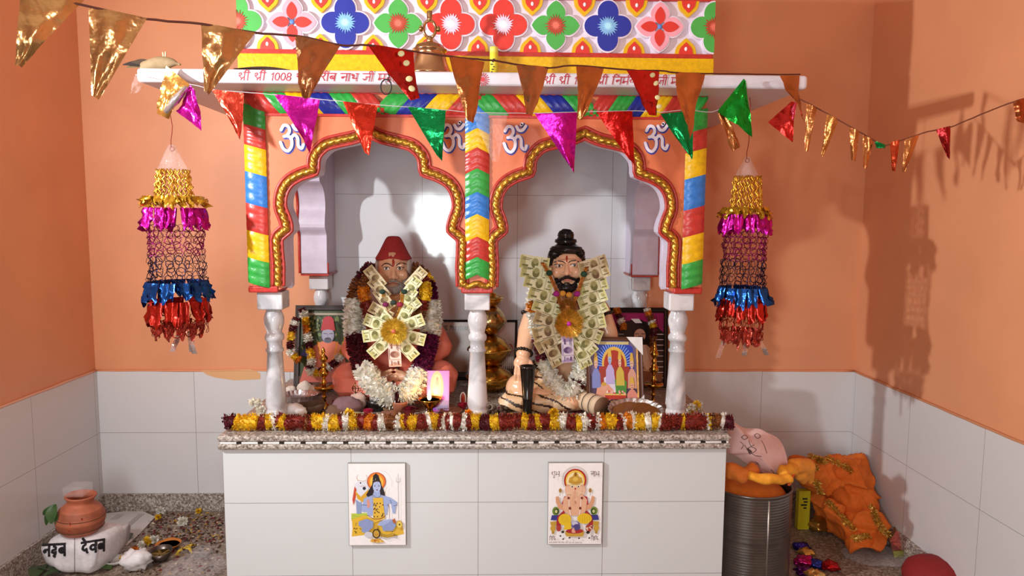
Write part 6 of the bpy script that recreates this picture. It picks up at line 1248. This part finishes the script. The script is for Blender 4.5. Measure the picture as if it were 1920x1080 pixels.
# pale pink printed sheet standing in the drum
ol = [(1363, 850), (1366, 800), (1376, 792), (1396, 803), (1422, 804), (1440, 812), (1460, 823), (1472, 845), (1477, 872), (1471, 889), (1458, 896), (1432, 888), (1404, 872), (1382, 856)]
t = thing('pink_sheet', 'pale pink plastic sheet with a printed face standing folded in the steel drum', 'sheet', Q(1430, 890, 2.9))
ctr = (1424, 850); n = 56; oo = [(p.x, p.y) for p in cr([Vector((a, b, 0)) for a, b in ol+[ol[0]]], 4)][:-1]; n = len(oo)
def psurf(j, r): a, b = oo[j]; x, y_ = ctr[0]+(a-ctr[0])*r, ctr[1]+(b-ctr[1])*r; return Q(x, y_, 2.93-.055*(1-r*r)+.05*((850-y_)/60)+.006*math.sin(j*.6)*r+.008*noise.noise(Vector((x*.06, y_*.06, 0))))
g = MB(); rs = [0.001, .2, .4, .6, .8, .93, 1]; vs = [psurf(j, r) for r in rs for j in range(n)]; fs = [(i*n+j, i*n+(j+1) % n, (i+1)*n+(j+1) % n, (i+1)*n+j) for i in range(len(rs)-1) for j in range(n)]
g.add(vs, fs, H('dcb8b4'), True); g.add([v+Vector((0, .004, 0)) for v in vs], fs, H('dcb8b4'), True); g.build('sheet_body', 'satin', t)
bvp = BVHTree.FromPolygons(vs, fs)
def on_sheet(a, b): d = ray(a, b).normalized(); h = bvp.ray_cast(CAM, d); return (h[0]-d*.0012) if h[0] is not None else None
def pt_line(l, r, col, nm):
    V3 = [q for q in (on_sheet(p.x, p.y) for p in cr([Vector((a, b, 0)) for a, b in l], 5)) if q is not None]
    if len(V3) > 2: g = MB(); g.tube(V3, r, H(col), 5); return g
for l in ([(1390, 820), (1396, 816), (1402, 820), (1396, 824), (1390, 820)], [(1414, 816), (1420, 813), (1426, 818), (1420, 822), (1414, 816)], [(1404, 826), (1408, 836), (1414, 834)], [(1400, 842), (1408, 838), (1418, 843), (1410, 849), (1400, 842)], [(1388, 828), (1394, 834), (1390, 842)], [(1428, 826), (1434, 838), (1438, 850)], [(1396, 834), (1404, 846), (1416, 854), (1428, 856)]):
    g = pt_line(l, .0014, '6a4a44', '');  g and g.build('printed_line', 'matte', t)
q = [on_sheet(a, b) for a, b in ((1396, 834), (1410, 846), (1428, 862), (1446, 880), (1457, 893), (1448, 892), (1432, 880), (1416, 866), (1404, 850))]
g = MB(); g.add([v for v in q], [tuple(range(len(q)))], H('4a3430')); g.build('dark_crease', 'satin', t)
# orange shawl heap with gold trim
k = K(3.4); SAF = H('e2701e'); t = thing('gold_trimmed_shawl', 'heaped bright orange shawl with gold tinsel trim slumped in the right corner', 'shawl', fl_(1590, 1000))
g = MB(); EL(g, 1588, 892, 3.45, 54, 50, 36, Matrix.Rotation(.3, 3, 'Y')); EL(g, 1528, 884, 3.42, 42, 45, 30); EL(g, 1580, 935, 3.48, 62, 50, 60); CP(g, (1590, 930, 3.42), 50, (1618, 990, 3.27), 34); EL(g, 1620, 1008, 3.2, 42, 50, 13); EL(g, 1600, 985, 3.35, 52, 60, 40); EL(g, 1630, 905, 3.5, 28, 40, 40); CP(g, (1516, 875, 3.36), 14, (1606, 868, 3.4), 12); CP(g, (1530, 900, 3.36), 13, (1640, 898, 3.38), 9); CP(g, (1640, 898, 3.38), 9, (1628, 960, 3.3), 10); CP(g, (1560, 945, 3.3), 10, (1596, 1015, 3.15), 8)
def shf(v, n):
    a = noise.noise(Vector((v.x*5, v.y*4, v.z*7))); b = noise.noise(Vector((v.x*11+3, v.y*8, v.z*8+7))); return .05*(1-min(1, abs(a)*1.6))**4+.022*(1-min(1, abs(b)*1.8))**4-.02
o, bvq = blob(g, .008, 'shawl_body', 'cloth', t, SAF, shf, 4)
for v in o.data.vertices:
    z = v.co.z+ORG[o.name].z
    if z < .004: v.co.z = .004-ORG[o.name].z
    if v.co.y+ORG[o.name].y > 3.66: v.co.y = 3.66-ORG[o.name].y
    if v.co.x+ORG[o.name].x > 1.965: v.co.x = 1.965-ORG[o.name].x
for l in ([(1504, 850), (1518, 856), (1534, 862), (1545, 866)], [(1548, 858), (1566, 866), (1584, 874), (1598, 886)], [(1526, 874), (1530, 880)], [(1530, 898), (1534, 912), (1540, 926)], [(1552, 940), (1566, 956), (1584, 976), (1602, 996)], [(1634, 950), (1642, 970), (1652, 990), (1668, 1004)], [(1600, 1010), (1630, 1006)]):
    P3 = []
    for p in cr([Vector((a, b, 0)) for a, b in l], 5):
        d = ray(p.x, p.y).normalized(); h = bvq.ray_cast(CAM, d)
        if h[0] is not None: P3.append(h[0]-d*.004)
    if len(P3) < 2: continue
    g = MB(); fuzz(g, P3, .012, [H('d8a83c'), H('b8842c'), H('f0d070')], int(plen(P3)*2600)+30, .018, .0022, .3); g.build('tinsel_trim', 'tinsel', t)
a = Q(1499, 921, 3.42); b_ = Q(1521, 921, 3.42); zt = a.z; t = thing('yellow_packet', 'yellow-green packet with black lettering standing between the drum and the orange shawl', 'packet', Vector(((a.x+b_.x)/2, 3.44, .0)))
g = MB(); g.bevbox((a.x, 3.42, 0), (b_.x, 3.46, zt), H('c4b81e'), .004); g.build('packet_body', 'satin', t); g = MB(); [g.box(((a.x+b_.x)/2+dx, 3.4195, zt-.04-dz), (w_, .002, .008), H('1c1a10')) for dx, dz, w_ in ((0, 0, .026), (.004, .016, .02), (-.004, .032, .03), (.002, .048, .016))]; g.build('lettering', 'matte', t)
lump_f('gold_wrapper', 'crumpled shiny gold wrapper on the floor right of the steel drum', 'wrapper', 1536, 992, .06, H('b08a40'), 'foil', 31, .55, None, 1.1)
for i, (px, py, r, cc, lb) in enumerate(((1502, 1030, .035, H('3a2a8a'), 'crumpled violet foil scrap behind the gold scrap by the drum'), (1512, 1040, .035, H('c8a050'), 'crumpled gold foil scrap by the steel drum'), (1505, 1058, .042, H('b0186a'), 'crumpled magenta foil scrap at the drum foot'), (1532, 1064, .035, H('2c3a9a'), 'crumpled blue foil scrap between magenta and red scraps'), (1556, 1068, .04, H('b01c22'), 'crumpled red foil scrap at the outer side of the scrap pile'), (1505, 1076, .035, H('5a1a6a'), 'dark purple foil scrap nearest below the magenta scrap'), (1528, 1084, .04, H('d8b068'), 'pale gold foil scrap nearest the viewer in the pile'))):
    lump_f('foil_scrap_heap' if 0 else 'crumpled_pennant', lb, 'foil scrap', px, py, r, cc, 'foil', 41+i, .5, 'crumpled foil scraps beside the drum', 1.0, .9)
lump_f('clear_sheet', 'wrinkled clear plastic sheet lying below the orange shawl', 'plastic sheet', 1648, 1048, .12, WHT, 'film', 61, .16, None, 1.3, .6)
c = fl_(1690, 1045); t = thing('snack_packet', 'tilted pink and green packet leaning near the right skirting', 'packet', c); g = MB(); q = [c+Vector((-.04, -.01, .0)), c+Vector((.035, 0, .0)), c+Vector((.05, .03, .07)), c+Vector((.0, .05, .11)), c+Vector((-.035, .04, .06))]
g.prism(q, (.012, .04, -.0), H('b87068'), H('c8c0a8')); g.build('packet_body', 'foil', t); g = MB(); g.prism([c+Vector((-.039, -.012, .002)), c+Vector((.034, -.002, .002)), c+Vector((.03, .006, .03)), c+Vector((-.036, .008, .026))], (0, .003, 0), H('a8b048'), H('a8b048')); g.build('green_panel', 'foil', t)
c = fl_(1752, 1100); g = MB(); g.lathe(c, [(.10, 0), (.125, .02), (.128, .05), (.115, .085), (.08, .112), (.04, .124), (.001, .127)], H('8c1c1e'), 36)
for v in g.V: v += Vector((0, 0, .006*noise.noise(v*14)))
tag(g.build('red_cushion', 'cloth'), 'round red cushion at the foot of the right wall near the viewer', 'cushion')
